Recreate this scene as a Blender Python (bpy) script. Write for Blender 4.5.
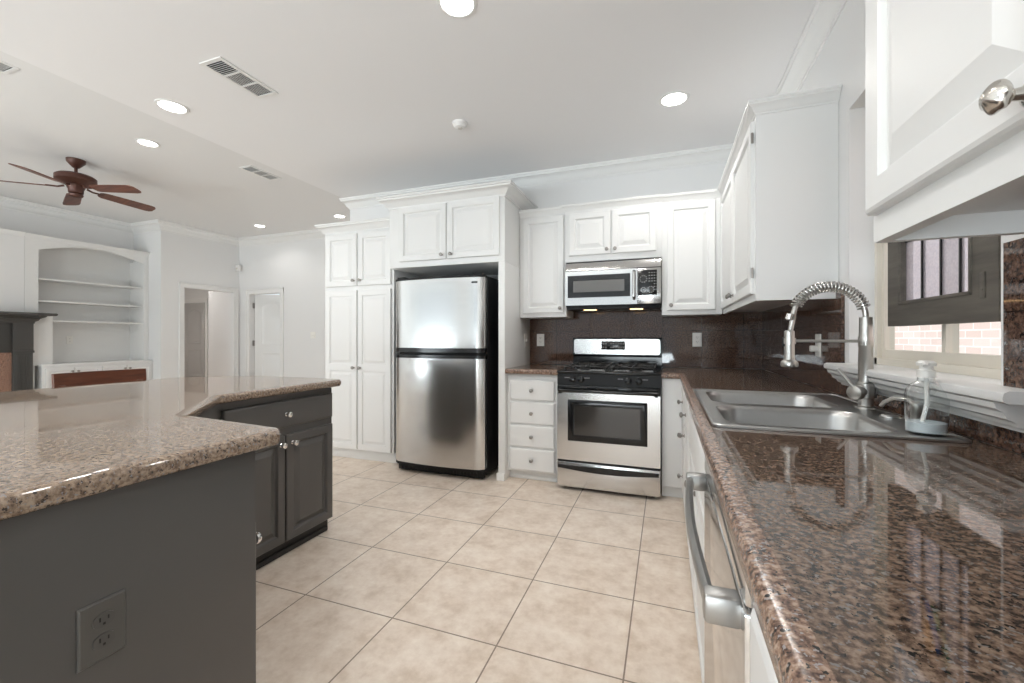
import bpy, bmesh, math, random
from mathutils import Vector, Matrix
PI = math.pi
for o in list(bpy.data.objects):
    bpy.data.objects.remove(o)
SC = bpy.context.scene
COL = SC.collection

# ------------------------------------------------------------------ camera, world, lights, exposure
cam_data = bpy.data.cameras.new('camera')
cam = bpy.data.objects.new('camera', cam_data)
COL.objects.link(cam)
cam.location = (0, 0, 1.1587)
cam.rotation_euler = (PI / 2, 0, 0.3492)
cam_data.sensor_width = 36.0
cam_data.lens = 424.6 / 1024 * 36.0
cam_data.shift_y = -4.0 / 1024
cam_data.clip_start = 0.02
SC.camera = cam

world = bpy.data.worlds.new('sky')
SC.world = world
world.use_nodes = True
wb = world.node_tree.nodes['Background']
wb.inputs[0].default_value = (0.86, 0.93, 1.0, 1)
wb.inputs[1].default_value = 1.0

SC.view_settings.view_transform = 'Standard'
SC.view_settings.look = 'None'
SC.view_settings.gamma = 1.0
SC.view_settings.use_curve_mapping = False
SC.view_settings.exposure = 0.16
SC.cycles.use_denoising = True
SC.cycles.max_bounces = 14
SC.cycles.diffuse_bounces = 8
SC.cycles.glossy_bounces = 6
SC.cycles.transmission_bounces = 10
SC.cycles.transparent_max_bounces = 12
SC.cycles.caustics_reflective = False
SC.cycles.caustics_refractive = False
SC.cycles.sample_clamp_indirect = 6.0


def area(name, loc, rot, sx, sy, power, col=(1, 1, 1)):
    d = bpy.data.lights.new(name, 'AREA')
    d.shape = 'RECTANGLE'
    d.size, d.size_y = sx, sy
    d.energy = power
    d.color = col
    o = bpy.data.objects.new(name, d)
    o.location = loc
    o.rotation_euler = rot
    COL.objects.link(o)
    return o


# added, unseen area lamps tilted up through the rear windows to brighten the ceilings
area('rear_fill_lamp', (-1.35, -4.35, .3), (PI / 2 + math.radians(58), 0, 0), 3.6, 1.5, 340, (0.89, 0.95, 1.0))
area('living_fill_lamp', (-5.9, -4.35, .3), (PI / 2 + math.radians(58), 0, 0), 4.6, 1.5, 500, (0.89, 0.95, 1.0))
sun_d = bpy.data.lights.new('sun', 'SUN')
sun_d.energy = 5.0
sun_d.angle = 0.02
sun = bpy.data.objects.new('sun', sun_d)
sun.rotation_euler = (math.radians(14), math.radians(-32), 0)
COL.objects.link(sun)

# ------------------------------------------------------------------ materials
def srgb(r, g, b):
    def f(c):
        c /= 255.0
        return c / 12.92 if c <= 0.04045 else ((c + 0.055) / 1.055) ** 2.4
    return (f(r), f(g), f(b), 1)


class NT:
    def __init__(s, name):
        s.m = bpy.data.materials.new(name)
        s.m.use_nodes = True
        s.t = s.m.node_tree
        s.n = s.t.nodes
        s.b = s.n['Principled BSDF']
        s.out = s.n['Material Output']

    def node(s, typ, **kw):
        n = s.n.new(typ)
        for k, v in kw.items():
            setattr(n, k, v)
        return n

    def link(s, a, b):
        s.t.links.new(a, b)

    def pos(s, scale=(1, 1, 1)):
        g = s.node('ShaderNodeNewGeometry')
        mp = s.node('ShaderNodeMapping')
        mp.inputs['Scale'].default_value = scale
        s.link(g.outputs['Position'], mp.inputs['Vector'])
        return mp.outputs['Vector']

    def noise(s, vec, scale, detail=4, rough=0.55):
        n = s.node('ShaderNodeTexNoise')
        n.inputs['Scale'].default_value = scale
        n.inputs['Detail'].default_value = detail
        n.inputs['Roughness'].default_value = rough
        s.link(vec, n.inputs['Vector'])
        return n.outputs['Fac']

    def ramp(s, fac, stops, interp='LINEAR'):
        r = s.node('ShaderNodeValToRGB')
        r.color_ramp.interpolation = interp
        e = r.color_ramp.elements
        while len(e) < len(stops):
            e.new(0.5)
        for i, (p, c) in enumerate(stops):
            e[i].position = p
            e[i].color = c
        s.link(fac, r.inputs['Fac'])
        return r.outputs['Color']

    def mix(s, fac, a, b, mode='MIX'):
        m = s.node('ShaderNodeMix', data_type='RGBA', blend_type=mode)
        for sock, v in ((m.inputs[0], fac), (m.inputs[6], a), (m.inputs[7], b)):
            if hasattr(v, 'default_value') or hasattr(v, 'links'):
                s.link(v, sock)
            else:
                sock.default_value = v
        return m.outputs[2]

    def math(s, op, a, b=0.0, c=0.0):
        m = s.node('ShaderNodeMath', operation=op)
        for i, v in enumerate((a, b, c)):
            if hasattr(v, 'links'):
                s.link(v, m.inputs[i])
            else:
                m.inputs[i].default_value = v
        return m.outputs[0]

    def bump(s, h, strength=0.1, dist=0.002):
        b = s.node('ShaderNodeBump')
        b.inputs['Strength'].default_value = strength
        b.inputs['Distance'].default_value = dist
        s.link(h, b.inputs['Height'])
        s.link(b.outputs['Normal'], s.b.inputs['Normal'])

    def grid(s, axes):
        """1 on the joints of a grid; axes = list of (axis, offset, pitch, joint width)"""
        g = s.node('ShaderNodeNewGeometry')
        sep = s.node('ShaderNodeSeparateXYZ')
        s.link(g.outputs['Position'], sep.inputs[0])
        tot = None
        for ax, off, pitch, wid in axes:
            q = s.math('MULTIPLY', s.math('SUBTRACT', sep.outputs[ax], off), 1.0 / pitch)
            fr = s.math('FRACT', s.math('ADD', q, 100.5))
            d = s.math('ABSOLUTE', s.math('SUBTRACT', fr, 0.5))
            k = s.math('LESS_THAN', d, wid / pitch / 2)
            tot = k if tot is None else s.math('MAXIMUM', tot, k)
        return tot, sep


def plain(name, col, rough=0.5, metal=0.0, spec=0.5, coat=0.0, vary=0.0, bump=0.0, bscale=200):
    t = NT(name)
    b = t.b
    b.inputs['Roughness'].default_value = rough
    b.inputs['Metallic'].default_value = metal
    b.inputs['Specular IOR Level'].default_value = spec
    b.inputs['Coat Weight'].default_value = coat
    b.inputs['Base Color'].default_value = col
    if vary:
        f = t.noise(t.pos(), 3.0, 3)
        a = tuple(c * (1 - vary) for c in col[:3]) + (1,)
        d = tuple(min(1, c * (1 + vary)) for c in col[:3]) + (1,)
        t.link(t.ramp(f, [(0.3, a), (0.7, d)]), b.inputs['Base Color'])
    if bump:
        t.bump(t.noise(t.pos(), bscale, 3), bump, 0.001)
    return t.m


def granite(name, cols, rough=0.035, axes=None, seam=srgb(40, 33, 30), sc=1.0):
    t = NT(name)
    p = t.pos()
    n1 = t.noise(p, 105 * sc, 4, 0.65)
    base = t.ramp(n1, [(0.34, cols[0]), (0.45, cols[1]), (0.54, cols[2]), (0.64, cols[3])])
    v = t.node('ShaderNodeTexVoronoi')
    v.inputs['Scale'].default_value = 190 * sc
    t.link(p, v.inputs['Vector'])
    n2 = t.noise(p, 90 * sc, 3, 0.6)
    k = t.math('MULTIPLY', t.math('GREATER_THAN', n2, 0.58), t.math('LESS_THAN', v.outputs['Distance'], 0.55))
    base = t.mix(k, base, cols[4])
    n3 = t.noise(t.pos((1.0, 1.1, 0.9)), 170 * sc, 2, 0.5)
    k3 = t.math('GREATER_THAN', n3, 0.64)
    base = t.mix(k3, base, cols[5])
    if axes:
        g, _ = t.grid(axes)
        base = t.mix(g, base, seam)
    t.link(base, t.b.inputs['Base Color'])
    t.b.inputs['Roughness'].default_value = rough
    t.b.inputs['Specular IOR Level'].default_value = 0.5
    return t.m


def stainless(name, axis, col=(0.62, 0.615, 0.605, 1), rough=0.2):
    t = NT(name)
    sc = [0.6, 0.6, 0.6]
    for i in range(3):
        if i != axis:
            sc[i] = 60
    f = t.noise(t.pos(tuple(sc)), 1.0, 1)
    t.b.inputs['Metallic'].default_value = 1.0
    c2 = tuple(c * 0.97 for c in col[:3]) + (1,)
    t.link(t.ramp(f, [(0.3, c2), (0.7, col)]), t.b.inputs['Base Color'])
    t.b.inputs['Roughness'].default_value = rough
    t.b.inputs['Anisotropic'].default_value = 0.3
    tg = t.node('ShaderNodeTangent', direction_type='RADIAL', axis='Z')
    t.link(tg.outputs[0], t.b.inputs['Tangent'])
    return t.m


def wood(name, c1, c2, axis=1, rough=0.4):
    t = NT(name)
    sc = [30, 30, 30]
    sc[axis] = 2.5
    f = t.noise(t.pos(tuple(sc)), 1.0, 6, 0.6)
    t.link(t.ramp(f, [(0.3, c1), (0.7, c2)]), t.b.inputs['Base Color'])
    t.b.inputs['Roughness'].default_value = rough
    return t.m


def emit(name, col, s):
    t = NT(name)
    t.b.inputs['Base Color'].default_value = col
    t.b.inputs['Emission Color'].default_value = col
    t.b.inputs['Emission Strength'].default_value = s
    return t.m


def window_glass(name, tint=(0.96, 0.98, 0.98, 1)):
    t = NT(name)
    tr = t.node('ShaderNodeBsdfTransparent')
    tr.inputs[0].default_value = tint
    gl = t.node('ShaderNodeBsdfGlossy')
    gl.inputs['Roughness'].default_value = 0.01
    fr = t.node('ShaderNodeFresnel')
    fr.inputs[0].default_value = 1.45
    mx = t.node('ShaderNodeMixShader')
    g = t.node('ShaderNodeNewGeometry')
    t.link(t.math('MULTIPLY', fr.outputs[0], t.math('SUBTRACT', 1.0, g.outputs['Backfacing'])), mx.inputs[0])
    t.link(tr.outputs[0], mx.inputs[1])
    t.link(gl.outputs[0], mx.inputs[2])
    t.link(mx.outputs[0], t.out.inputs['Surface'])
    return t.m


def textured_glass(name, col):
    t = NT(name)
    p = t.pos()
    v = t.node('ShaderNodeTexVoronoi')
    v.inputs['Scale'].default_value = 150
    t.link(p, v.inputs['Vector'])
    f = t.noise(p, 120, 2)
    tl = t.node('ShaderNodeBsdfTranslucent')
    c2 = tuple(c * 0.88 for c in col[:3]) + (1,)
    t.link(t.ramp(f, [(0.35, c2), (0.65, col)]), tl.inputs[0])
    tr = t.node('ShaderNodeBsdfTransparent')
    t.link(t.ramp(f, [(0.35, c2), (0.65, col)]), tr.inputs[0])
    gl = t.node('ShaderNodeBsdfGlossy')
    gl.inputs['Roughness'].default_value = 0.15
    b = t.node('ShaderNodeBump')
    b.inputs['Strength'].default_value = 0.8
    b.inputs['Distance'].default_value = 0.002
    t.link(v.outputs['Distance'], b.inputs['Height'])
    t.link(b.outputs[0], gl.inputs['Normal'])
    m1 = t.node('ShaderNodeMixShader')
    m1.inputs[0].default_value = 0.6
    t.link(tl.outputs[0], m1.inputs[1])
    t.link(tr.outputs[0], m1.inputs[2])
    m2 = t.node('ShaderNodeMixShader')
    m2.inputs[0].default_value = 0.08
    t.link(m1.outputs[0], m2.inputs[1])
    t.link(gl.outputs[0], m2.inputs[2])
    t.link(m2.outputs[0], t.out.inputs['Surface'])
    return t.m


def floor_tile():
    t = NT('beige_floor_tile')
    p = t.pos()
    f = t.noise(p, 7.0, 8, 0.66)
    f2 = t.noise(p, 26, 4, 0.6)
    c = t.ramp(f, [(0.36, srgb(198, 179, 161)), (0.5, srgb(223, 208, 194)), (0.64, srgb(238, 227, 215))])
    c = t.mix(0.3, c, t.ramp(f2, [(0.35, srgb(200, 178, 156)), (0.65, srgb(244, 232, 218))]))
    g, sep = t.grid([(0, -0.1376, 0.4635, 0.006), (1, 1.479, 0.4635, 0.006)])
    # a slight tone of its own for every tile
    ix = t.math('FLOOR', t.math('MULTIPLY', t.math('ADD', sep.outputs[0], 0.1376), 1 / 0.4635))
    iy = t.math('FLOOR', t.math('MULTIPLY', t.math('SUBTRACT', sep.outputs[1], 1.479), 1 / 0.4635))
    cmb = t.node('ShaderNodeCombineXYZ')
    t.link(ix, cmb.inputs[0])
    t.link(iy, cmb.inputs[1])
    wn = t.node('ShaderNodeTexWhiteNoise')
    t.link(cmb.outputs[0], wn.inputs['Vector'])
    c = t.mix(0.2, c, t.ramp(wn.outputs['Value'], [(0, srgb(224, 207, 190)), (1, srgb(234, 220, 205))]))
    c = t.mix(g, c, srgb(138, 122, 108))
    t.link(c, t.b.inputs['Base Color'])
    t.b.inputs['Roughness'].default_value = 0.34
    h = t.math('SUBTRACT', 1.0, g)
    t.bump(h, 0.3, 0.002)
    return t.m


def brick_mat():
    t = NT('pale_pink_brick')
    g = t.node('ShaderNodeNewGeometry')
    sep = t.node('ShaderNodeSeparateXYZ')
    t.link(g.outputs['Position'], sep.inputs[0])
    cmb = t.node('ShaderNodeCombineXYZ')
    t.link(sep.outputs[1], cmb.inputs[0])
    t.link(sep.outputs[2], cmb.inputs[1])
    br = t.node('ShaderNodeTexBrick')
    t.link(cmb.outputs[0], br.inputs['Vector'])
    br.inputs['Color1'].default_value = srgb(232, 214, 208)
    br.inputs['Color2'].default_value = srgb(222, 200, 192)
    br.inputs['Mortar'].default_value = srgb(240, 238, 235)
    br.inputs['Scale'].default_value = 1.0
    br.inputs['Brick Width'].default_value = 0.21
    br.inputs['Row Height'].default_value = 0.072
    br.inputs['Mortar Size'].default_value = 0.006
    t.link(br.outputs['Color'], t.b.inputs['Base Color'])
    t.b.inputs['Roughness'].default_value = 0.9
    return t.m


M = {}
M['wall'] = plain('white_wall_paint', srgb(228, 228, 228), 0.6, bump=0.05)
M['ceiling'] = plain('ceiling_paint', srgb(235, 235, 236), 0.85, bump=0.05, bscale=90)
M['ceiling_living'] = plain('living_ceiling_dimmed', srgb(226, 226, 226), 0.85, bump=0.05, bscale=90)  # colour dimmed to stand in for uneven light across the ceiling step
M['trim'] = plain('white_trim_gloss', srgb(230, 230, 229), 0.35)
M['cab'] = plain('white_cabinet_enamel', srgb(226, 226, 225), 0.4)
M['cabin'] = plain('cabinet_underside', srgb(205, 202, 196), 0.5)
M['gray'] = plain('charcoal_cabinet_paint', srgb(84, 82, 80), 0.33, vary=0.04)
M['graykick'] = plain('black_toe_kick', srgb(34, 33, 32), 0.5)
M['floor'] = floor_tile()
cr = [srgb(48, 39, 34), srgb(82, 66, 56), srgb(114, 94, 80), srgb(138, 118, 103), srgb(30, 28, 28), srgb(118, 113, 110)]
M['gran'] = granite('brown_granite', cr, axes=[(1, 0.22, 0.305 * 3, 0.003), (0, 0.1045, 50.0, 0.003)])
M['splash'] = granite('brown_granite_tile', [srgb(44, 33, 30), srgb(72, 54, 46), srgb(96, 72, 60), srgb(116, 92, 78), srgb(28, 25, 25), srgb(100, 92, 90)],
                      rough=0.04, axes=[(0, -0.035, 0.31, 0.003), (1, 2.14, 0.31, 0.003), (2, 0.906 + 0.31, 0.31, 0.003)], seam=srgb(34, 28, 26))
M['edge'] = granite('brown_granite_edge', [srgb(60, 46, 40), srgb(108, 84, 72), srgb(146, 118, 100), srgb(170, 148, 132), srgb(30, 27, 27), srgb(150, 142, 140)], rough=0.22)
M['isl'] = granite('tan_granite', [srgb(98, 82, 70), srgb(128, 110, 95), srgb(150, 131, 114), srgb(164, 148, 132), srgb(72, 65, 61), srgb(138, 136, 138)])
M['fgran'] = granite('pink_granite', [srgb(96, 68, 58), srgb(140, 104, 88), srgb(164, 126, 106), srgb(180, 146, 128), srgb(60, 48, 44), srgb(150, 130, 120)], rough=0.2)
M['ssx'] = stainless('brushed_steel_across', 0)
M['ssr'] = stainless('range_steel', 0, (0.7, 0.695, 0.685, 1), 0.24)
M['ssz'] = stainless('brushed_steel_upright', 2, rough=0.24)
M['ssy'] = stainless('dishwasher_steel', 1, (0.66, 0.655, 0.65, 1), 0.12)
M['dwh'] = plain('dishwasher_handle_steel', (0.45, 0.445, 0.435, 1), 0.38, 1.0)
M['sink'] = stainless('sink_steel', 1, (0.5, 0.495, 0.485, 1), 0.28)
M['nickel'] = plain('brushed_nickel', (0.54, 0.525, 0.50, 1), 0.28, 1.0)
M['chrome'] = plain('satin_chrome', (0.75, 0.74, 0.73, 1), 0.12, 1.0)
M['pewter'] = plain('antique_pewter', (0.34, 0.32, 0.30, 1), 0.3, 1.0)
M['swirl'] = plain('polished_pewter', (0.58, 0.55, 0.51, 1), 0.22, 1.0)
M['black'] = plain('gloss_black', srgb(20, 20, 21), 0.16)
M['blackm'] = plain('matt_black', srgb(20, 20, 21), 0.4, spec=0.25)
M['blackt'] = plain('textured_black', srgb(18, 18, 19), 0.45, bump=0.3, bscale=600)
M['iron'] = plain('cast_iron', srgb(28, 28, 29), 0.4)
M['dglass'] = plain('dark_oven_glass', srgb(52, 50, 48), 0.06, spec=0.9)
M['mglass'] = plain('grey_microwave_glass', srgb(104, 102, 99), 0.08, spec=0.8)
M['btn'] = plain('pale_print', srgb(150, 150, 150), 0.5)
M['fanw'] = wood('red_brown_fan_wood', srgb(78, 46, 36), srgb(122, 76, 58), 0)
M['fanm'] = plain('bronze_fan_metal', srgb(84, 52, 42), 0.42, 0.3)
M['stool'] = wood('stool_wood', srgb(70, 36, 22), srgb(112, 62, 40), 1, 0.3)
M['plate'] = plain('white_plastic', srgb(236, 235, 231), 0.35)
M['slot'] = plain('slot_black', srgb(22, 21, 20), 0.5)
M['gplate'] = plain('grey_plastic', srgb(84, 82, 79), 0.38)
M['gplate2'] = plain('grey_plastic_face', srgb(80, 78, 76), 0.35)
M['frame'] = plain('cream_window_vinyl', srgb(226, 220, 208), 0.4)
M['oldwood'] = wood('weathered_grey_wood', srgb(74, 70, 64), srgb(104, 98, 90), 1, 0.65)
M['glass'] = window_glass('clear_window_glass')
M['tex'] = textured_glass('textured_clear_glass', (0.93, 0.94, 1.0, 1))
M['texy'] = textured_glass('amber_glass', (0.95, 0.66, 0.18, 1))
M['texb'] = textured_glass('blue_glass', (0.12, 0.42, 0.85, 1))
M['texg'] = textured_glass('green_glass', (0.12, 0.6, 0.32, 1))
M['brick'] = brick_mat()
M['lens'] = emit('lamp_lens', (1.0, 0.97, 0.93, 1), 9.0)
M['hoodlamp'] = emit('warm_hood_lamp', (1.0, 0.62, 0.3, 1), 4.0)
M['halldoor'] = plain('grey_door_paint', srgb(176, 174, 172), 0.45)
M['mantel'] = plain('dark_mantel_paint', srgb(72, 70, 68), 0.4)
M['soap'] = plain('blue_liquid_soap', srgb(222, 233, 240), 0.15)
M['grass'] = plain('ground_outside', srgb(150, 146, 132), 0.9, vary=0.1)

clear = NT('clear_bottle_plastic')
_tr = clear.node('ShaderNodeBsdfTransparent')
_tr.inputs[0].default_value = (0.93, 0.95, 0.95, 1)
_gl = clear.node('ShaderNodeBsdfGlossy')
_gl.inputs['Roughness'].default_value = 0.12
_lw = clear.node('ShaderNodeLayerWeight')
_lw.inputs[0].default_value = 0.35
_mx = clear.node('ShaderNodeMixShader')
_ge = clear.node('ShaderNodeNewGeometry')
clear.link(clear.math('MULTIPLY', clear.math('ADD', _lw.outputs['Facing'], 0.06), clear.math('SUBTRACT', 1.0, _ge.outputs['Backfacing'])), _mx.inputs[0])
clear.link(_tr.outputs[0], _mx.inputs[1])
clear.link(_gl.outputs[0], _mx.inputs[2])
clear.link(_mx.outputs[0], clear.out.inputs['Surface'])
M['bottle'] = clear.m


# ------------------------------------------------------------------ mesh builder
class MB:
    def __init__(s):
        s.bm = bmesh.new()

    def box(s, x0, x1, y0, y1, z0, z1, bev=0.0, seg=2):
        r = bmesh.ops.create_cube(s.bm, size=1.0)
        vs = r['verts']
        c = Vector(((x0 + x1) / 2, (y0 + y1) / 2, (z0 + z1) / 2))
        d = (abs(x1 - x0), abs(y1 - y0), abs(z1 - z0))
        for v in vs:
            v.co = Vector((v.co.x * d[0], v.co.y * d[1], v.co.z * d[2])) + c
        if bev > 0:
            es = list({e for v in vs for e in v.link_edges})
            bmesh.ops.bevel(s.bm, geom=es, offset=min(bev, min(d) * 0.45), segments=seg, affect='EDGES', profile=0.5)
        return s

    def loops(s, rings, close=True, cap0=True, cap1=True):
        """join successive rings of points into a skin"""
        vr = [[s.bm.verts.new(Vector(p)) for p in r] for r in rings]
        n = len(vr[0])
        for a, b in zip(vr, vr[1:]):
            for i in range(n if close else n - 1):
                j = (i + 1) % n
                try:
                    s.bm.faces.new((a[i], a[j], b[j], b[i]))
                except ValueError:
                    pass
        if cap0:
            try:
                s.bm.faces.new(vr[0][::-1])
            except ValueError:
                pass
        if cap1:
            try:
                s.bm.faces.new(vr[-1])
            except ValueError:
                pass
        return s

    def lathe(s, o, ax, prof, seg=20, cap0=True, cap1=True):
        """prof = list of (distance along axis, radius)"""
        o, ax = Vector(o), Vector(ax).normalized()
        t = Vector((0, 0, 1)) if abs(ax.z) < 0.9 else Vector((1, 0, 0))
        u = ax.cross(t).normalized()
        v = ax.cross(u)
        rings = []
        for d, r in prof:
            r = max(r, 1e-5)
            rings.append([o + ax * d + (u * math.cos(2 * PI * k / seg) + v * math.sin(2 * PI * k / seg)) * r for k in range(seg)])
        return s.loops(rings, True, cap0, cap1)

    def cyl(s, p0, p1, r, r1=None, seg=16):
        p0, p1 = Vector(p0), Vector(p1)
        return s.lathe(p0, p1 - p0, [(0, r), ((p1 - p0).length, r if r1 is None else r1)], seg)

    def tube(s, pts, r, seg=10):
        pts = [Vector(p) for p in pts]
        rs = r if isinstance(r, (list, tuple)) else [r] * len(pts)
        rings = []
        u = None
        for i, p in enumerate(pts):
            a = pts[min(i + 1, len(pts) - 1)] - pts[max(i - 1, 0)]
            a.normalize()
            if u is None:
                t = Vector((0, 0, 1)) if abs(a.z) < 0.9 else Vector((1, 0, 0))
                u = a.cross(t).normalized()
            else:
                u = (u - a * u.dot(a)).normalized()
            v = a.cross(u)
            rings.append([p + (u * math.cos(2 * PI * k / seg) + v * math.sin(2 * PI * k / seg)) * rs[i] for k in range(seg)])
        return s.loops(rings)

    def prism(s, pts, vec):
        vec = Vector(vec)
        a = [Vector(p) for p in pts]
        return s.loops([a, [p + vec for p in a]])

    def grid(s, us, vs, solid, w0, w1, f):
        """slab of grid cells; f(u, v, w) -> point; faces only on the outside"""
        cache = {}

        def V(i, j, k):
            if (i, j, k) not in cache:
                cache[(i, j, k)] = s.bm.verts.new(Vector(f(us[i], vs[j], (w0, w1)[k])))
            return cache[(i, j, k)]
        nu, nv = len(us) - 1, len(vs) - 1

        def S(i, j):
            return 0 <= i < nu and 0 <= j < nv and solid(i, j)
        for i in range(nu):
            for j in range(nv):
                if not S(i, j):
                    continue
                for k in (0, 1):
                    s.bm.faces.new([V(i, j, k), V(i + 1, j, k), V(i + 1, j + 1, k), V(i, j + 1, k)])
                for di, dj, a, b in ((-1, 0, (i, j), (i, j + 1)), (1, 0, (i + 1, j), (i + 1, j + 1)), (0, -1, (i, j), (i + 1, j)), (0, 1, (i, j + 1), (i + 1, j + 1))):
                    if not S(i + di, j + dj):
                        s.bm.faces.new([V(*a, 0), V(*b, 0), V(*b, 1), V(*a, 1)])
        return s

    def sweep(s, path, prof, side=1):
        """prof = closed list of (outward distance, z); path = xy points; side=1: outward is to the right of travel"""
        P = [Vector((p[0], p[1])) for p in path]
        n = len(P)
        mit = []
        for i in range(n):
            ns = []
            if i > 0:
                d = (P[i] - P[i - 1]).normalized()
                ns.append(Vector((d.y, -d.x)) * side)
            if i < n - 1:
                d = (P[i + 1] - P[i]).normalized()
                ns.append(Vector((d.y, -d.x)) * side)
            mit.append(ns[0] if len(ns) == 1 else (ns[0] + ns[1]) / (1 + ns[0].dot(ns[1])))
        rings = [[(P[i].x + mit[i].x * d, P[i].y + mit[i].y * d, z) for d, z in prof] for i in range(n)]
        return s.loops(rings)

    def panel(s, o, u, n, w, h, rings, arch=0.0, v=(0, 0, 1)):
        """raised panel: nested outlines; o = lower corner on the back plane, u = width direction, n = outward"""
        o, u, v, n = Vector(o), Vector(u), Vector(v), Vector(n)
        R = []
        for ins, d in rings:
            x0, x1, y0, y1 = ins, w - ins, ins, h - ins
            pts = [(x0, y0), (x1, y0)]
            if arch:
                a = arch
                for k in range(9):
                    f = k / 8
                    pts.append((x1 + (x0 - x1) * f, y1 - a + a * math.sin(PI * f)))
            else:
                pts += [(x1, y1), (x0, y1)]
            R.append([o + u * px + v * py + n * d for px, py in pts])
        return s.loops(R)

    def build(s, name, mat, parent=None, smooth=True, angle=38):
        bmesh.ops.recalc_face_normals(s.bm, faces=s.bm.faces[:])
        me = bpy.data.meshes.new(name)
        off = OFF.get(parent.name, Vector((0, 0, 0))) if parent else Vector((0, 0, 0))
        if off.length:
            bmesh.ops.translate(s.bm, vec=-off, verts=s.bm.verts[:])
        s.bm.to_mesh(me)
        s.bm.free()
        me.materials.append(mat if not isinstance(mat, str) else M[mat])
        if smooth:
            for p in me.polygons:
                p.use_smooth = True
            me.set_sharp_from_angle(angle=math.radians(angle))
        o = bpy.data.objects.new(name, me)
        COL.objects.link(o)
        if parent:
            o.parent = parent
            OFF[o.name] = off
        return o


OFF = {}


def tag(o, label, cat, group=None):
    o['label'] = label
    o['category'] = cat
    if group:
        o['group'] = group
    return o


def thing(name, label, cat, loc, group=None):
    o = bpy.data.objects.new(name, None)
    COL.objects.link(o)
    o.location = loc
    o.empty_display_size = 0.1
    OFF[o.name] = Vector(loc)
    return tag(o, label, cat, group)


def solo(mb, name, mat, label, cat, group=None):
    """a thing that is one mesh; origin moved to its base"""
    bm = mb.bm
    xs = [v.co for v in bm.verts]
    c = Vector(((min(p.x for p in xs) + max(p.x for p in xs)) / 2, (min(p.y for p in xs) + max(p.y for p in xs)) / 2, min(p.z for p in xs)))
    bmesh.ops.translate(bm, vec=-c, verts=bm.verts[:])
    o = mb.build(name, mat)
    o.location = c
    return tag(o, label, cat, group)


def struct(mb, name, mat, parent=None, **kw):
    o = mb.build(name, mat, parent, **kw)
    if not parent:
        o['kind'] = 'structure'
    return o


X, Y, Z = Vector((1, 0, 0)), Vector((0, 1, 0)), Vector((0, 0, 1))
RP = [(0, 0), (0, .014), (.002, .018), (.006, .020), (.048, .020), (.052, .015), (.056, .007), (.064, .006), (.094, .0185)]
DR = [(0, 0), (0, .013), (.003, .017), (.010, .020)]


def rp(k):
    return [(a * k, b) for a, b in RP]


def door(par, o, u, n, w, h, mat, knob=None, kmat='pewter', k=1.0, ksize=1.0, name='door'):
    d = MB().panel(o, u, n, w, h, rp(k)).build(name, mat, par, angle=9)
    if knob:
        add_knob(d, Vector(o) + Vector(u) * knob[0] + Z * knob[1] + Vector(n) * .02, n, kmat, ksize)
    return d


def drawer(par, o, u, n, w, h, mat, kmat='pewter', knobs=(0.5,), ksize=1.0):
    d = MB().panel(o, u, n, w, h, DR).build('drawer', mat, par, angle=9)
    for f in knobs:
        add_knob(d, Vector(o) + Vector(u) * w * f + Z * h / 2 + Vector(n) * .02, n, kmat, ksize)
    return d


def add_knob(par, p, n, mat='pewter', s=1.0):
    pr = [(0, .010), (.003, .010), (.006, .0055), (.013, .005), (.017, .009), (.020, .0138), (.025, .0155), (.030, .0135), (.033, .008), (.034, .001)]
    return MB().lathe(p, n, [(a * s, r * s) for a, r in pr], 14).build('knob', mat, par)


CROWN = [(0, 0), (.008, 0), (.010, .012), (.022, .020), (.030, .036), (.046, .052), (.058, .058), (.060, .068), (.068, .072), (.068, .085), (0, .085)]


def crown_prof(z0, k=1.0, kd=1.0):
    return [(d * k * kd, z0 + z * k) for d, z in CROWN]


# ------------------------------------------------------------------ setting
YW, YB, XW, ZK, ZL = 3.882, 3.88, 0.73, 2.715, 3.05
XE = -3.40            # edge of the lower kitchen ceiling
struct(MB().box(-12.2, 0.87, -3.6, 7.6, -0.1, 0), 'floor', 'floor')
struct(MB().box(XE, 0.87, -3.6, 6.1, ZK, ZL + .1), 'ceiling', 'ceiling')
struct(MB().box(-12.2, XE, -3.6, 7.6, ZL, ZL + .1), 'ceiling.001', 'ceiling_living')
struct(MB().box(-3.36, 0.87, YW, YW + .14, 0, ZK), 'wall_back', 'wall')
struct(MB().box(-3.36, -3.24, YB + .14, 6.02, 0, ZL), 'wall_passage', 'wall')
# right wall with the window recess
WY0, WY1, WZ0, WZ1 = 1.316, 2.19, 1.045, 2.13
ys, zs = [-3.6, WY0, WY1, YB], [0, WZ0, WZ1, ZK]
struct(MB().grid(ys, zs, lambda i, j: not (i == 1 and j == 1), XW, XW + .155, lambda u, v, w: (w, u, v)), 'wall_right', 'wall')
# rear wall with two wide windows, behind the camera
xs, zs = [-8.6, -8.0, -3.8, -2.95, .25, .87], [0, .3, 2.6, ZL]
struct(MB().grid(xs, zs, lambda i, j: not (j == 1 and i in (1, 3)), -3.6, -3.45, lambda u, v, w: (u, w, v)), 'wall_rear', 'wall')
for n_, (a, b) in enumerate(((-8.0, -3.8), (-2.95, .25))):
    w = MB()
    for k in range(4):
        xx = a + (b - a - .06) * k / 3
        w.box(xx, xx + .06, -3.55, -3.49, .3, 2.6)
    for zz in (.3, 1.42, 2.54):
        w.box(a, b, -3.545, -3.495, zz, zz + .06)
    f = struct(w, 'window_%d' % (n_ + 2), 'trim')
    MB().box(a, b, -3.523, -3.517, .3, 2.6).build('pane', 'glass', f)
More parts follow.
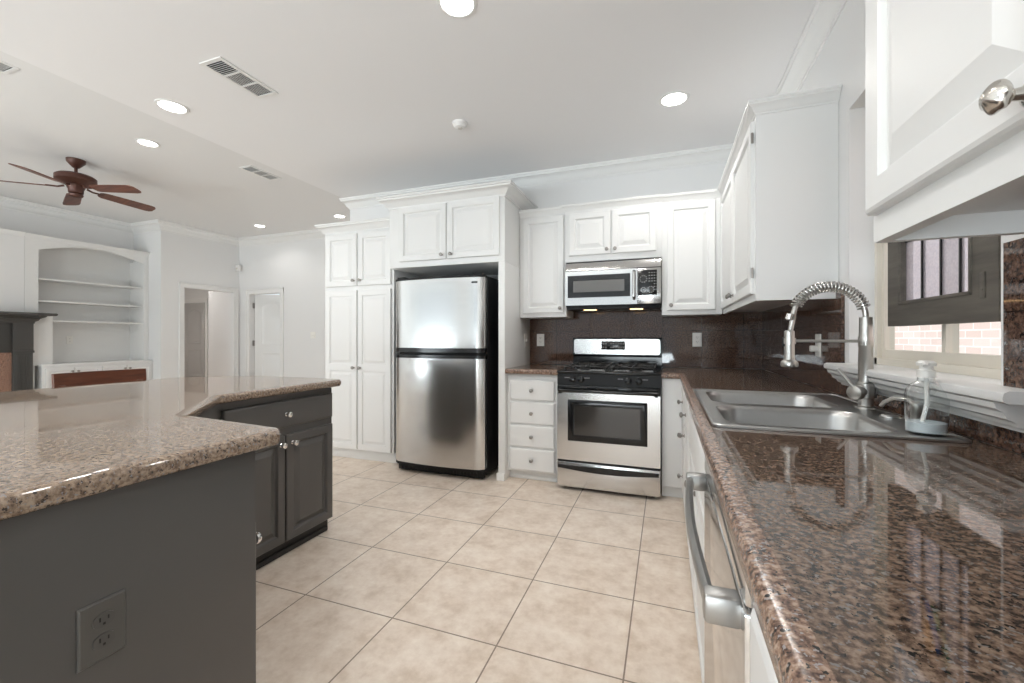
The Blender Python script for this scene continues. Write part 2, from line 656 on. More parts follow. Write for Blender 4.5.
# living room walls
struct(MB().box(-8.6, -8.45, -3.6, 4.6, 0, ZL), 'wall_left', 'wall')
struct(MB().box(-8.44, -8.061, 1.40, 3.10, 0, 2.56), 'wall_chimney', 'wall')
struct(MB().sweep([(-8.061, 1.40), (-8.061, 3.10)], [(0, 2.50), (.01, 2.51), (.03, 2.54), (.04, 2.56), (0, 2.56)], 1), 'trim_6', 'trim')
struct(MB().box(-8.6, -7.75, 4.55, 4.67, 0, ZL), 'wall_jog', 'wall')
HX = -7.75
ys, zs = [4.67, 4.90, 5.775, 5.92], [0, 2.015, ZL]
struct(MB().grid(ys, zs, lambda i, j: not (i == 1 and j == 0), HX - .12, HX, lambda u, v, w: (w, u, v)), 'wall_hall', 'wall')
xs, zs = [-7.87, -7.467, -6.70, -3.36], [0, 1.985, ZL]
struct(MB().grid(xs, zs, lambda i, j: not (i == 1 and j == 0), 5.9, 6.02, lambda u, v, w: (u, w, v)), 'wall_far', 'wall')
# hall beyond the cased opening and room beyond the far door
struct(MB().box(-12.2, -9.05, 7.2, 7.3, 0, ZL), 'wall_hall_end', 'wall')
struct(MB().box(-9.05, -7.9, 6.2, 6.32, 0, ZL), 'wall_hall_side', 'wall')
struct(MB().box(-9.15, -9.05, 6.32, 7.2, 0, ZL), 'wall_hall_return', 'wall')
struct(MB().box(-12.3, -12.2, 4.6, 7.3, 0, ZL), 'wall_hall_outer', 'wall')
struct(MB().box(-12.2, -8.6, 4.0, 4.1, 0, ZL), 'wall_hall_near', 'wall')
struct(MB().box(-7.9, -5.8, 7.5, 7.6, 0, ZL), 'wall_bedroom', 'wall')
struct(MB().box(-5.8, -5.7, 6.02, 7.6, 0, ZL), 'wall_bedroom_side', 'wall')


def ceiling_crown(name, path, z, side=1, k=1.0):
    P = [(0, -.13), (.010, -.13), (.012, -.112), (.030, -.10), (.042, -.075), (.066, -.048), (.082, -.040), (.084, -.024), (.095, -.018), (.095, 0), (0, 0)]
    P2 = [(d * k, z + h * k) for d, h in P]
    m = MB().sweep(path, P2, side)
    return struct(m, name, 'trim')


ceiling_crown('trim_1', [(-3.36, 4.3), (-3.36, YB), (XW, YB), (XW, -3.4)], ZK - .001, 1, 0.85)
ceiling_crown('trim_2', [(-8.45, -3.4), (-8.45, 4.55), (HX, 4.55), (HX, 5.9), (-3.36, 5.9)], ZL - .001, 1, 1.15)


def casing(name, pts_u, z_top, wid, f):
    """three-sided flat casing with a stepped back band; f(u, d, z) -> point"""
    a, b = pts_u
    m = MB()

    def bx(u0, u1, z0, z1, d):
        p, q = f(u0, 0, z0), f(u1, d, z1)
        m.box(min(p[0], q[0]), max(p[0], q[0]), min(p[1], q[1]), max(p[1], q[1]), z0, z1, .003, 1)
    for (u0, u1) in ((a - wid, a), (b, b + wid)):
        bx(u0, u1, 0, z_top, .016)
    bx(a - wid, b + wid, z_top, z_top + wid, .016)
    bx(a - wid, a - wid + .02, 0, z_top + wid, .026)
    bx(b + wid - .02, b + wid, 0, z_top + wid, .026)
    bx(a - wid, b + wid, z_top + wid - .02, z_top + wid, .026)
    return struct(m, name, 'trim')


casing('trim_3', (4.90, 5.775), 2.015, .085, lambda u, d, z: (HX + d, u, z))
casing('trim_4', (-7.467, -6.70), 1.985, .09, lambda u, d, z: (u, 5.9 - d, z))
casing('trim_5', (-11.35, -10.6), 2.03, .09, lambda u, d, z: (u, 7.2 - d, z))


def slab_door(name, o, u, n, w, h, mat, label=None):
    """two-panel door with an arched upper panel"""
    o, u, n = Vector(o), Vector(u), Vector(n)
    m = MB()
    m.panel(o, u, n, w, h, [(0, -.02), (0, .017), (.002, .018)])
    for z0, z1, ar in ((.2, .86, 0), (1.0, h - .14, .09)):
        m.panel(o + u * .12 + Z * z0 + n * .0185, u, n, w - .24, z1 - z0, [(0, -.004), (0, .006), (.012, .009), (.026, 0.001), (.055, .001), (.08, .009)], ar)
    return struct(m, name, mat)


a = math.radians(24)
d1 = slab_door('door_1', (-7.45, 6.0, .01), (math.cos(a), math.sin(a), 0), (math.sin(a), -math.cos(a), 0), .74, 1.975, M['trim'])
for z in (.25, 1.0, 1.72):
    hm = MB()
    hm.cyl((-7.462, 5.985, z), (-7.462, 5.985, z + .1), .012)
    hm.box(-7.466, -7.446, 5.955, 5.985, z, z + .1)
    hm.build('hinge', 'pewter', d1)
slab_door('door_2', (-11.35, 7.19, .01), X, -Y, .75, 2.0, M['halldoor'])

# ------------------------------------------------------------------ pantry
root = thing('pantry_cabinet', 'tall white pantry cabinet with four raised panel doors left of the refrigerator', 'cabinet', (-2.73, 3.55, 0))
PF = 3.27
m = MB()
m.box(-3.13, -2.335, PF, YB, .1, 2.19, .002)
m.box(-3.11, -2.335, PF + .05, YB, 0, .1)
m.box(-3.13, -2.335, PF + .035, PF + .05, 0, .095, .003)
m.build('body', 'cab', root)
MB().sweep([(-3.13, YB), (-3.13, PF), (-2.335, PF)], crown_prof(2.16, 1.0), 1).build('crown_moulding', 'cab', root)
for i, (x0, kx) in enumerate(((-3.105, .335), (-2.725, .03))):
    w = .365
    door(root, (x0, PF, 1.645), X, -Y, w, .495, 'cab', (kx, .05))
    # lower door: two raised panels
    d = MB()
    d.panel((x0, PF, .105), X, -Y, w, 1.50, [(0, 0), (0, .009), (.004, .012)])
    d.box(x0, x0 + .05, PF - .02, PF - .010, .105, 1.605, .003, 1)
    d.box(x0 + w - .05, x0 + w, PF - .02, PF - .010, .105, 1.605, .003, 1)
    for z0, z1 in ((.105, .16), (.84, .91), (1.55, 1.605)):
        d.box(x0 + .0, x0 + w - .0, PF - .0195, PF - .010, z0, z1, .003, 1)
    for z0, z1 in ((.165, .835), (.915, 1.545)):
        d.panel((x0 + .055, PF - .010, z0), X, -Y, w - .11, z1 - z0, [(0, 0), (.004, .001), (.028, .009)])
    lw = d.build('door', 'cab', root, angle=9)
    add_knob(lw, (x0 + kx, PF - .02, .875), -Y)

# ------------------------------------------------------------------ refrigerator and its surround
root = thing('refrigerator_cabinet', 'deep white wall cabinet with crown over the stainless refrigerator and its side panel', 'cabinet', (-1.8, 3.54, 1.77))
FF = 3.2
MB().box(-2.333, -1.228, FF, YB, 1.775, 2.335, .002).build('body', 'cab', root)
MB().box(-1.283, -1.228, FF, YB, 0, 1.775, .002).build('side_panel', 'cab', root)
MB().box(-1.295, -1.228, FF - .012, YB, 0, .06, .004).build('base_trim', 'cab', root)
MB().sweep([(-2.333, YB), (-2.333, FF), (-1.228, FF), (-1.228, YB)], crown_prof(2.30, 1.12, 1.1), 1).build('crown_moulding', 'cab', root)
door(root, (-2.225, FF, 1.825), X, -Y, .47, .475, 'cab', (.435, .035))
door(root, (-1.743, FF, 1.825), X, -Y, .475, .475, 'cab', (.04, .035))

root = thing('refrigerator', 'stainless top freezer refrigerator with black sides and bowed doors', 'refrigerator', (-1.80, 3.5, 0))
fx0, fx1 = -2.222, -1.376
MB().box(fx0 + .005, fx1 - .004, 3.19, 3.80, .035, 1.665, .006).build('body', 'blackt', root)


def bowed(x0, x1, yb_, yf, bow, z0, z1, rnd=.025, nseg=20):
    """plan outline of a bowed door extruded upward"""
    pts = []
    for k in range(nseg + 1):
        f = k / nseg
        x = x0 + (x1 - x0) * f
        e = min(f, 1 - f) * (x1 - x0)
        yy = yf - bow * (1 - (2 * f - 1) ** 2)
        if e < rnd:
            yy += rnd - math.sqrt(max(0, rnd * rnd - (rnd - e) ** 2))
        pts.append((x, yy))
    ring = [(x, y) for x, y in pts] + [(x1, yb_), (x0, yb_)]
    return ring


def bowed_door(x0, x1, z0, z1, yb_=3.185, yf=3.115, bow=.035, ins=0):
    r = bowed(x0 + ins, x1 - ins, yb_, yf, bow, z0, z1)
    m = MB()
    m.loops([[(x, y, z0) for x, y in r], [(x, y, z1) for x, y in r]])
    return m


dd = bowed_door(fx0, fx1, 1.072, 1.645).build('freezer_door', 'ssx', root)
bowed_door(fx0 - .001, fx1 + .001, 1.645, 1.662, yf=3.112).build('top_trim', 'blackm', dd)
bowed_door(fx0 - .001, fx1 + .001, 1.035, 1.072, yf=3.116).build('handle', 'black', dd)
MB().box(-1.475, -1.425, 3.0952, 3.108, 1.597, 1.610, .002).build('badge', 'blackm', dd)
m = MB()
m.cyl((fx1 + .001, 3.14, 1.09), (fx1 + .001, 3.14, 1.64), .004)
m.build('hinge', 'pewter', dd)
dd = bowed_door(fx0, fx1, .095, .985).build('refrigerator_door', 'ssx', root)
bowed_door(fx0 - .001, fx1 + .001, .985, 1.012, yf=3.118).build('handle', 'black', dd)
bowed_door(fx0 - .001, fx1 + .001, .07, .095, yf=3.118).build('bottom_trim', 'blackm', dd)
bowed_door(fx0 + .01, fx1 - .01, 1.012, 1.035, yf=3.15).build('door_gap', 'blackm', root)
m = MB()
m.box(fx0 + .02, fx1 - .02, 3.15, 3.19, .012, .066, .004)
for k in range(24):
    x = fx0 + .05 + k * .031
    m.box(x, x + .012, 3.145, 3.155, .022, .056)
m.build('base_grille', 'blackm', root)
for x in (fx0 + .02, fx1 - .1):
    MB().box(x, x + .08, 3.13, 3.2, 1.662, 1.68, .004).build('hinge_cover', 'blackm', root)
for x in (fx0 + .06, fx1 - .06):
    for y in (3.22, 3.74):
        MB().cyl((x, y, 0), (x, y, .04), .02, .022).build('foot', 'blackm', root)

# ------------------------------------------------------------------ drawer base left of the range
root = thing('drawer_cabinet', 'narrow white base cabinet with four drawers between refrigerator panel and range', 'cabinet', (-1.03, 3.55, 0))
DF = 3.26
m = MB()
m.box(-1.226, -.797, DF, YB, .075, .864, .002)
m.box(-1.226, -.797, DF + .06, YB, 0, .075)
m.box(-1.226, -.797, DF + .05, DF + .06, 0, .03, .003)
m.build('body', 'cab', root)
for z0, z1 in ((.655, .815), (.465, .64), (.28, .45), (.09, .265)):
    drawer(root, (-1.20, DF, z0), X, -Y, .375, z1 - z0, 'cab')

NOSE = [(-.03, .866), (.003, .866), (.0125, .869), (.017, .877), (.017, .893), (.0135, .902), (.006, .906), (-.03, .906)]


def nose(z_top=.906, t=.04):
    return [(d, z) for d, z in NOSE]


root = thing('granite_counter', 'short brown granite counter piece left of the range', 'countertop', (-1.03, 3.55, .866))
MB().box(-1.226, -.797, 3.226, YB - .014, .866, .906).build('slab', 'gran', root)
MB().sweep([(-1.226, 3.22), (-.797, 3.22)], nose(), 1).build('edge', 'edge', root)

# ------------------------------------------------------------------ range
root = thing('gas_range', 'stainless and black freestanding gas range with oven window and bottom drawer', 'stove', (-.415, 3.5, 0))
rx0, rx1, RF = -.79, -.038, 3.19
m = MB()
m.box(rx0, rx1, RF + .02, 3.84, .04, .885, .003)
m.build('body', 'blackm', root)
for x in (rx0 + .05, rx1 - .05):
    for y in (3.26, 3.75):
        MB().cyl((x, y, 0), (x, y, .045), .018).build('foot', 'blackm', root)
# cooktop tray
m = MB()
m.box(rx0 - .003, rx1 + .003, RF - .002, 3.80, .885, .903, .006)
m.box(rx0 + .02, rx1 - .02, RF + .05, 3.77, .903, .906, .002)
ck = m.build('cooktop', 'black', root)
for bx, by, r in ((-.61, 3.36, .045), (-.22, 3.36, .05), (-.61, 3.62, .04), (-.22, 3.62, .038)):
    MB().lathe((bx, by, .905), Z, [(0, r), (.008, r), (.010, r * .82), (.018, r * .8), (.021, r * .6)], 18).build('burner', 'iron', ck)
for gx0, gx1 in ((rx0 + .045, -.435), (-.395, rx1 - .045)):
    m = MB()
    zt = .935
    gy0, gy1 = RF + .06, 3.76
    for (p, q) in (((gx0, gy0), (gx1, gy0)), ((gx0, gy1), (gx1, gy1)), ((gx0, gy0), (gx0, gy1)), ((gx1, gy0), (gx1, gy1)), ((gx0, 3.49), (gx1, 3.49)), (((gx0 + gx1) / 2, gy0), ((gx0 + gx1) / 2, gy1))):
        m.tube([(p[0], p[1], zt), (q[0], q[1], zt)], .006, 6)
    for by in (3.36, 3.62):
        cx = (gx0 + gx1) / 2
        for k in range(4):
            an = PI / 4 + k * PI / 2
            m.tube([(cx + .04 * math.cos(an), by + .04 * math.sin(an), zt + .004), (cx + .12 * math.cos(an), by + .11 * math.sin(an), zt + .002)], .0055, 6)
    for p in ((gx0, gy0), (gx1, gy0), (gx0, gy1), (gx1, gy1), (gx0, 3.49), (gx1, 3.49)):
        m.cyl((p[0], p[1], .904), (p[0], p[1], zt), .008, .006, 8)
    m.build('grate', 'iron', ck)
# backguard
m = MB()
prof = [(3.845, .885), (3.785, .885), (3.785, .99), (3.762, 1.005), (3.765, 1.14), (3.785, 1.158), (3.845, 1.158)]
m.prism([(rx0, y, z) for y, z in prof], (rx1 - rx0, 0, 0))
bg = m.build('backguard', 'black', root)
m = MB()
pts = []
for cx, cz, a0 in ((rx0 + .035, 1.035, PI), (rx1 - .035, 1.035, 1.5 * PI), (rx1 - .035, 1.123, 0), (rx0 + .035, 1.123, .5 * PI)):
    for k in range(6):
        an = a0 + k / 5 * PI / 2
        pts.append((cx + .022 * math.cos(an), cz + .022 * math.sin(an)))
m.loops([[(x, 3.775, z) for x, z in pts], [(x, 3.757, z) for x, z in pts]])
pn = m.build('control_panel', 'ssr', bg)
MB().box(-.535, -.335, 3.752, 3.76, 1.052, 1.126, .004).build('clock_panel', 'black', pn)
m = MB()
for r_ in range(2):
    for c_ in range(9):
        if c_ in (2,):
            continue
        x = -.524 + c_ * .0215
        z = 1.068 + r_ * .032
        m.box(x, x + .012, 3.7505, 3.753, z, z + .010)
m.build('keypad', 'btn', pn)
# front control strip with four knobs
m = MB()
m.prism([(rx0, y, z) for y, z in ((RF + .03, .80), (RF - .004, .80), (RF + .006, .883), (RF + .03, .883))], (rx1 - rx0, 0, 0))
cp = m.build('burner_control_strip', 'blackm', root)
for x in (-.672, -.605, -.263, -.188):
    m = MB().lathe((x, RF, .842), (0, -1, .1), [(0, .026), (.004, .026), (.006, .021), (.024, .018), (.026, .014)], 18)
    m.box(x - .004, x + .004, RF - .034, RF - .02, .824, .862, .001)
    m.build('knob', 'black', cp)
m = MB()
for x in (-.715, -.562, -.318, -.145):
    for k in range(4):
        m.box(x - .018 + k * .010, x - .011 + k * .010, RF - .0005, RF + .004, .851, .857)
m.build('marking', 'btn', cp)
# vent strip under the controls and door
m = MB()
m.box(rx0, rx1, RF - .005, RF + .03, .745, .797, .003)
vs_ = m.build('vent_strip', 'black', root)
m = MB()
for x0 in (-.72, -.49, -.23):
    m.box(x0, x0 + .16, RF - .007, RF, .774, .784, .001)
m.build('slot', 'slot', vs_)
# oven door with a frame round the window
m = MB()
oy, oz0, oz1 = RF - .018, .232, .742
wx0, wx1, wz0, wz1 = -.705, -.128, .378, .69
m.grid([rx0 + .003, wx0, wx1, rx1 - .003], [oz0, wz0, wz1, oz1], lambda i, j: not (i == 1 and j == 1), oy, oy + .045, lambda u, v, w: (u, w, v))
od = m.build('oven_door', 'ssr', root)
m = MB()
m.panel((wx0, oy + .02, wz0), X, -Y, wx1 - wx0, wz1 - wz0, [(0, 0), (0, .016), (.004, .0185), (.04, .0185), (.05, .0165)])
m.build('window_border', 'black', od)
MB().box(wx0 + .05, wx1 - .05, oy + .0025, oy + .004, wz0 + .048, wz1 - .048).build('oven_window', 'dglass', od)
m = MB()
pts = [(rx0 + .02 + (rx1 - rx0 - .04) * k / 16, oy - .028 - .020 * math.sin(PI * k / 16), .762) for k in range(17)]
m.tube(pts, .0125, 10)
for x in (rx0 + .03, rx1 - .03):
    m.box(x - .012, x + .012, oy - .034, oy + .02, .735, .776, .004)
m.build('handle', 'black', od)
# warming drawer
m = MB()
m.box(rx0 + .003, rx1 - .003, oy, oy + .045, .028, .215, .006)
wd = m.build('drawer', 'ssr', root)
m = MB()
n_ = 20
ra = [(rx0 + .012 + (rx1 - rx0 - .024) * k / n_, .196) for k in range(n_ + 1)]
rb = [(rx0 + .012 + (rx1 - rx0 - .024) * k / n_, .172 - .022 * math.sin(PI * k / n_)) for k in range(n_ + 1)]
ring = ra + rb[::-1]
m.loops([[(x, oy + .004, z) for x, z in ring], [(x, oy - .012, z) for x, z in ring]])
m.build('handle', 'black', wd)
MB().box(rx0 + .003, rx1 - .003, RF, RF + .03, .215, .232).build('drawer_gap', 'blackm', root)

# ------------------------------------------------------------------ upper cabinets on the back wall
UZ0, UZ1 = 1.335, 2.245
ug = 'white wall cabinets'
root = thing('wall_cabinet', 'white single door wall cabinet between refrigerator panel and microwave', 'cabinet', (-1.01, 3.72, UZ0))
U1 = 3.57
MB().box(-1.226, -.806, U1, YB, UZ0, UZ1, .002).build('body', 'cab', root)
MB().sweep([(-1.226, U1), (-.806, U1)], crown_prof(2.217, .7, .8), 1).build('crown_moulding', 'cab', root)
door(root, (-1.19, U1, UZ0 + .035), X, -Y, .365, .83, 'cab', (.335, .04), k=.95)

root = thing('wall_cabinet', 'low white double door wall cabinet directly above the microwave', 'cabinet', (-.42, 3.7, 1.79))
U2 = 3.535
MB().box(-.806, -.036, U2, YB, 1.792, UZ1, .002).build('body', 'cab', root)
MB().sweep([(-.806, YB), (-.806, U2), (-.036, U2)], crown_prof(2.217, .7, .8), 1).build('crown_moulding', 'cab', root)
door(root, (-.772, U2, 1.842), X, -Y, .342, .355, 'cab', (.315, .035))
door(root, (-.418, U2, 1.842), X, -Y, .342, .355, 'cab', (.027, .035))

root = thing('wall_cabinet', 'white single door wall cabinet right of the microwave in the corner', 'cabinet', (.17, 3.7, UZ0))
U3 = 3.555
MB().box(-.036, .3945, U3, YB, UZ0, UZ1, .002).build('body', 'cab', root)
MB().sweep([(-.036, U3), (.40, U3)], crown_prof(2.217, .7, .8), 1).build('crown_moulding', 'cab', root)
door(root, (.002, U3, UZ0 + .035), X, -Y, .345, .83, 'cab', (.03, .04), k=.95)

root = thing('wall_cabinet', 'white two door wall cabinet on the right wall beside the window', 'cabinet', (.55, 2.87, UZ0))
UR = .40
RY = 2.30
m = MB()
m.box(UR, XW - .002, RY, YB - .002, UZ0 + .03, UZ1)
m.box(UR, UR + .02, RY, U3, UZ0, UZ0 + .03)
m.box(UR + .02, XW - .002, RY, RY + .02, UZ0, UZ0 + .03)
m.build('body', 'cab', root)
MB().sweep([(UR, U3), (UR, RY), (XW - .002, RY)], crown_prof(2.217, .7, .8), 1).build('crown_moulding', 'cab', root)
for y0, ky in ((2.325, .555), (2.935, .035)):
    d = door(root, (UR, y0, UZ0 + .035), Y, -X, .595, .83, 'cab', (ky, .045), k=.95)
    yh = y0 + (-.004 if y0 < 2.5 else .599)
    for z in (UZ0 + .11, UZ0 + .76):
        MB().cyl((UR - .012, yh, z), (UR - .012, yh, z + .05), .006, seg=8).build('hinge', 'pewter', d)

root = thing('wall_cabinet', 'large near white wall cabinet overhanging the right end of the counter', 'cabinet', (.55, .2, 1.345))
NX, NY = .385, 1.035
m = MB()
m.box(NX, XW - .002, -.9, NY, 1.385, 2.45)
m.box(NX, NX + .025, -.9, NY, 1.345, 1.385)
m.box(NX + .025, XW - .002, NY - .018, NY, 1.345, 1.385)
m.build('body', 'cab', root)
big = [(0, 0), (0, .013), (.003, .018), (.009, .021), (.058, .021), (.061, .017), (.065, .009), (.070, .008), (.112, .0205)]
for y0, ky in ((.56, .05), (.05, .40)):
    d = MB().panel((NX, y0, 1.397), Y, -X, .462, .98, big).build('door', 'cab', root, angle=9)
    kp = Vector((NX - .021, y0 + ky, 1.418))
    m = MB().lathe(kp, -X, [(0, .0135), (.003, .014), (.005, .012), (.008, .0075), (.017, .006), (.020, .009)], 18)
    # swirled ball: fluted rings twisted along the axis
    rings = []
    for k in range(15):
        t_ = k / 14
        rr = .0165 * math.sin(PI * (0.13 + .86 * t_)) ** 0.75
        dd_ = .019 + .024 * t_
        rings.append([kp + Vector((-dd_, rr * (1 + .07 * math.sin(6 * (q * 2 * PI / 36) + 5 * t_)) * math.cos(q * 2 * PI / 36), rr * (1 + .07 * math.sin(6 * (q * 2 * PI / 36) + 5 * t_)) * math.sin(q * 2 * PI / 36))) for q in range(36)])
    m.loops(rings)
    m.build('knob', 'swirl', d)

# ------------------------------------------------------------------ microwave
root = thing('microwave', 'stainless over the range microwave with black window and upright handle', 'microwave', (-.42, 3.68, 1.41))
mx0, mx1, MF = -.80, -.040, 3.50
MB().box(mx0, mx1, MF + .03, YB - .002, 1.412, 1.788, .003).build('body', 'blackm', root)
m = MB()
prof = [(MF + .04, 1.712), (MF - .004, 1.712), (MF + .0, 1.74), (MF + .016, 1.776), (MF + .04, 1.788)]
m.prism([(mx0, y, z) for y, z in prof], (mx1 - mx0, 0, 0))
m.build('vent_grille', 'ssx', root)
# door
dx1 = -.217
m = MB()
m.grid([mx0, mx0 + .022, dx1 - .055, dx1 - .002], [1.425, 1.488, 1.672, 1.708], lambda i, j: not (i == 1 and j == 1), MF, MF + .04, lambda u, v, w: (u, w, v))
md = m.build('door', 'ssx', root)
m = MB()
m.panel((mx0 + .022, MF + .02, 1.488), X, -Y, dx1 - .077 - mx0, .184, [(0, 0), (0, .018), (.002, .021), (.044, .021), (.046, .019)])
m.build('window_border', 'black', md)
MB().box(mx0 + .068, dx1 - .101, MF - .001, MF + .002, 1.533, 1.627).build('window_pane', 'mglass', md)
m = MB()
hx = dx1 - .026
m.tube([(hx, MF - .002, 1.685), (hx, MF - .03, 1.672), (hx, MF - .036, 1.58), (hx, MF - .03, 1.482), (hx, MF - .002, 1.468)], [.013, .0125, .0125, .0125, .013], 10)
m.build('handle', 'ssz', md)
m = MB()
m.box(dx1, mx1, MF, MF + .04, 1.425, 1.708, .003)
cp = m.build('control_panel', 'ssx', root)
MB().box(dx1 + .004, mx1 - .03, MF - .003, MF + .01, 1.492, 1.69, .003).build('keypad_plate', 'black', cp)
m = MB()
random.seed(4)
for r_ in range(7):
    for c_ in range(4):
        x = dx1 + .085 + c_ * .019
        z = 1.664 - r_ * .022
        if r_ < 4 or c_ > 1:
            m.box(x, x + .010, MF - .004, MF, z, z + .007)
for cx, cz, rr in ((dx1 + .045, 1.62, .026), (dx1 + .1, 1.535, .023), (dx1 + .045, 1.535, .018)):
    for k in range(10):
        an = 2 * PI * k / 10
        m.box(cx + rr * math.cos(an) - .004, cx + rr * math.cos(an) + .004, MF - .004, MF, cz + rr * math.sin(an) - .003, cz + rr * math.sin(an) + .003)
m.build('keypad', 'btn', cp)
m = MB()
m.box(mx0 + .01, mx1 - .01, MF + .02, YB - .03, 1.392, 1.413, .003)
un = m.build('underside', 'blackm', root)
for x in (-.605, -.23):
    MB().box(x - .05, x + .05, MF + .06, MF + .12, 1.388, 1.394, .001).build('hood_lamp', 'hoodlamp', un)

# ------------------------------------------------------------------ backsplash and right counter
solo(MB().box(-1.226, XW - .013, YB - .013, YB, .907, UZ0 + .06), 'granite_backsplash', 'splash', 'dark brown granite tile backsplash on the back wall behind the range', 'backsplash')
m = MB()
m.box(XW - .013, XW - .001, 2.234, YB, .907, UZ0 + .06)
m.box(XW - .013, XW - .001, 1.285, 2.234, .907, 1.0)
m.box(XW - .013, XW - .001, -.9, 1.285, .907, 1.372)
solo(m, 'granite_backsplash', 'splash', 'brown granite backsplash on the right wall around and below the window sill', 'backsplash')

root = thing('granite_counter', 'long glossy brown granite counter holding the sink along the right wall', 'countertop', (.4, 1.4, .866))
XF = .086          # nosing face
SY0, SY1, SX0, SX1 = 1.345, 2.185, .145, .672
cx_ = [-.034, XF + .02, SX0, SX1, XW - .013]
cy_ = [-.9, SY0, SY1, 3.226, YB - .014]


def csolid(i, j):
    if i == 0:
        return j == 3
    if i == 2 and j == 1:
        return False
    return True


MB().grid(cx_, cy_, csolid, .866, .906, lambda u, v, w: (u, v, w)).build('slab', 'gran', root)
npf = [(-.0145, .866), (.003, .866), (.012, .868), (.017, .876), (.017, .894), (.013, .903), (.006, .9065), (-.0145, .9065)]
MB().sweep([(-.034, 3.22), (XF + .004, 3.22), (XF + .004, -.9)], [(d - .013, z) for d, z in npf], 1).build('edge', 'edge', root)

# ------------------------------------------------------------------ base cabinets under the right counter
CF = .118


def base_right(label, y0, y1, fronts, kick=True):
    root = thing('base_cabinet', label, 'cabinet', ((CF + XW) / 2, (y0 + y1) / 2, 0))
    m = MB()
    if 'sink' in label:
        m.box(CF, CF + .02, y0, y1, .1, .864)
        m.box(CF + .02, XW - .014, y0, y0 + .018, .1, .864)
        m.box(CF + .02, XW - .014, y1 - .018, y1, .1, .864)
        m.box(CF + .02, XW - .014, y0 + .018, y1 - .018, .1, .12)
    else:
        m.box(CF, XW - .014, y0, y1, .1, .864, .001)
    m.box(CF + .06, XW - .014, y0, y1, 0, .1)
    if 'corner' in label:
        m.box(-.033, CF, y1, y1 + .02, .09, .864, .001)
        m.box(-.033, CF + .06, y1 + .06, y1 + .08, 0, .09)
        m.box(CF, XW - .014, y1, YB - .014, .1, .864)
    m.build('body', 'cab', root)
    for kind, a, b, z0, z1, kn in fronts:
        if kind == 'drawer':
            drawer(root, (CF, a, z0), Y, -X, b - a, z1 - z0, 'cab')
        elif kind == 'false':
            MB().panel((CF, a, z0), Y, -X, b - a, z1 - z0, DR).build('false_front', 'cab', root)
        else:
            door(root, (CF, a, z0), Y, -X, b - a, z1 - z0, 'cab', (kn, z1 - z0 - .05))
    return root


base_right('white base cabinet with three drawers beside the range in the corner', 2.72, 3.24,
           [('drawer', 2.75, 3.17, .66, .82, 0), ('drawer', 2.75, 3.17, .41, .64, 0), ('drawer', 2.75, 3.17, .13, .39, 0)])
base_right('white base cabinet with one drawer over one door between drawers and sink', 2.225, 2.72,
           [('drawer', 2.255, 2.69, .66, .82, 0), ('door', 2.255, 2.69, .13, .64, .39)])
base_right('white two door cabinet under the stainless sink', 1.24, 2.225,
           [('false', 1.27, 2.195, .66, .82, 0), ('door', 1.27, 1.725, .13, .64, .41), ('door', 1.74, 2.195, .13, .64, .04)])
base_right('white base cabinet nearer than the dishwasher at the right edge', -.9, .615,
           [('drawer', .06, .608, .66, .82, 0), ('door', .06, .608, .13, .64, .06)])

root = thing('dishwasher', 'stainless dishwasher with a bowed bar handle under the granite counter', 'dishwasher', (.4, .89, 0))
dy0, dy1, DX = .62, 1.235, .094
MB().box(DX + .03, XW - .03, dy0, dy1, .02, .862, .003).build('body', 'blackm', root)
m = MB()
m.box(DX, DX + .04, dy0 + .002, dy1 - .002, .11, .80, .005)
dw = m.build('door', 'ssy', root)
m = MB()
m.box(DX, DX + .04, dy0 + .002, dy1 - .002, .805, .858, .008)
m.build('control_strip', 'ssy', root)
MB().box(DX + .05, DX + .08, dy0, dy1, 0.0, .108).build('kick_plate', 'blackm', root)
m = MB()
ht = .785
prof = []
for k in range(21):
    f = k / 20
    y = .64 + (1.215 - .64) * f
    prof.append((DX - .036 - .012 * math.sin(PI * f), y))
ring0 = [(x, y, ht - .017) for x, y in prof]
rings = []
for x, y in prof:
    rings.append([(x - .006, y, ht - .012), (x - .009, y, ht), (x - .006, y, ht + .012), (x, y, ht + .017), (x + .007, y, ht + .012), (x + .009, y, ht), (x + .007, y, ht - .012), (x, y, ht - .017)])
m.loops(rings)
for y in (.655, 1.2):
    m.box(DX - .046, DX + .002, y - .017, y + .017, ht - .02, ht + .02, .006)
m.build('handle', 'dwh', dw)

# ------------------------------------------------------------------ sink
root = thing('kitchen_sink', 'stainless drop in double bowl sink set in the granite under the window', 'sink', (.4, 1.765, .906))
ZR = .911
ox0, ox1, oy0, oy1 = .122, .690, 1.318, 2.205
bowls = [(.165, .585, 1.37, 1.735), (.165, .585, 1.79, 2.16)]


def rrect(x0, x1, y0, y1, r, n=5):
    pts = []
    for cx, cy, a0 in ((x0 + r, y0 + r, PI), (x1 - r, y0 + r, 1.5 * PI), (x1 - r, y1 - r, 0), (x0 + r, y1 - r, .5 * PI)):
        for k in range(n + 1):
            an = a0 + k / n * PI / 2
            pts.append((cx + r * math.cos(an), cy + r * math.sin(an)))
    return pts


m = MB()
bm = m.bm
# flat rim with two bowl openings: filled from outline edges
outer = rrect(ox0 + .012, ox1 - .012, oy0 + .012, oy1 - .012, .022)
ov = [bm.verts.new((x, y, ZR)) for x, y in outer]
eds = [bm.edges.new((ov[i], ov[(i + 1) % len(ov)])) for i in range(len(ov))]
bvs = []
for b in bowls:
    r = rrect(*b, .07, 8)
    vs = [bm.verts.new((x, y, ZR)) for x, y in r]
    eds += [bm.edges.new((vs[i], vs[(i + 1) % len(vs)])) for i in range(len(vs))]
    bvs.append((vs, b))
bmesh.ops.triangle_fill(bm, use_beauty=True, use_dissolve=False, edges=eds)
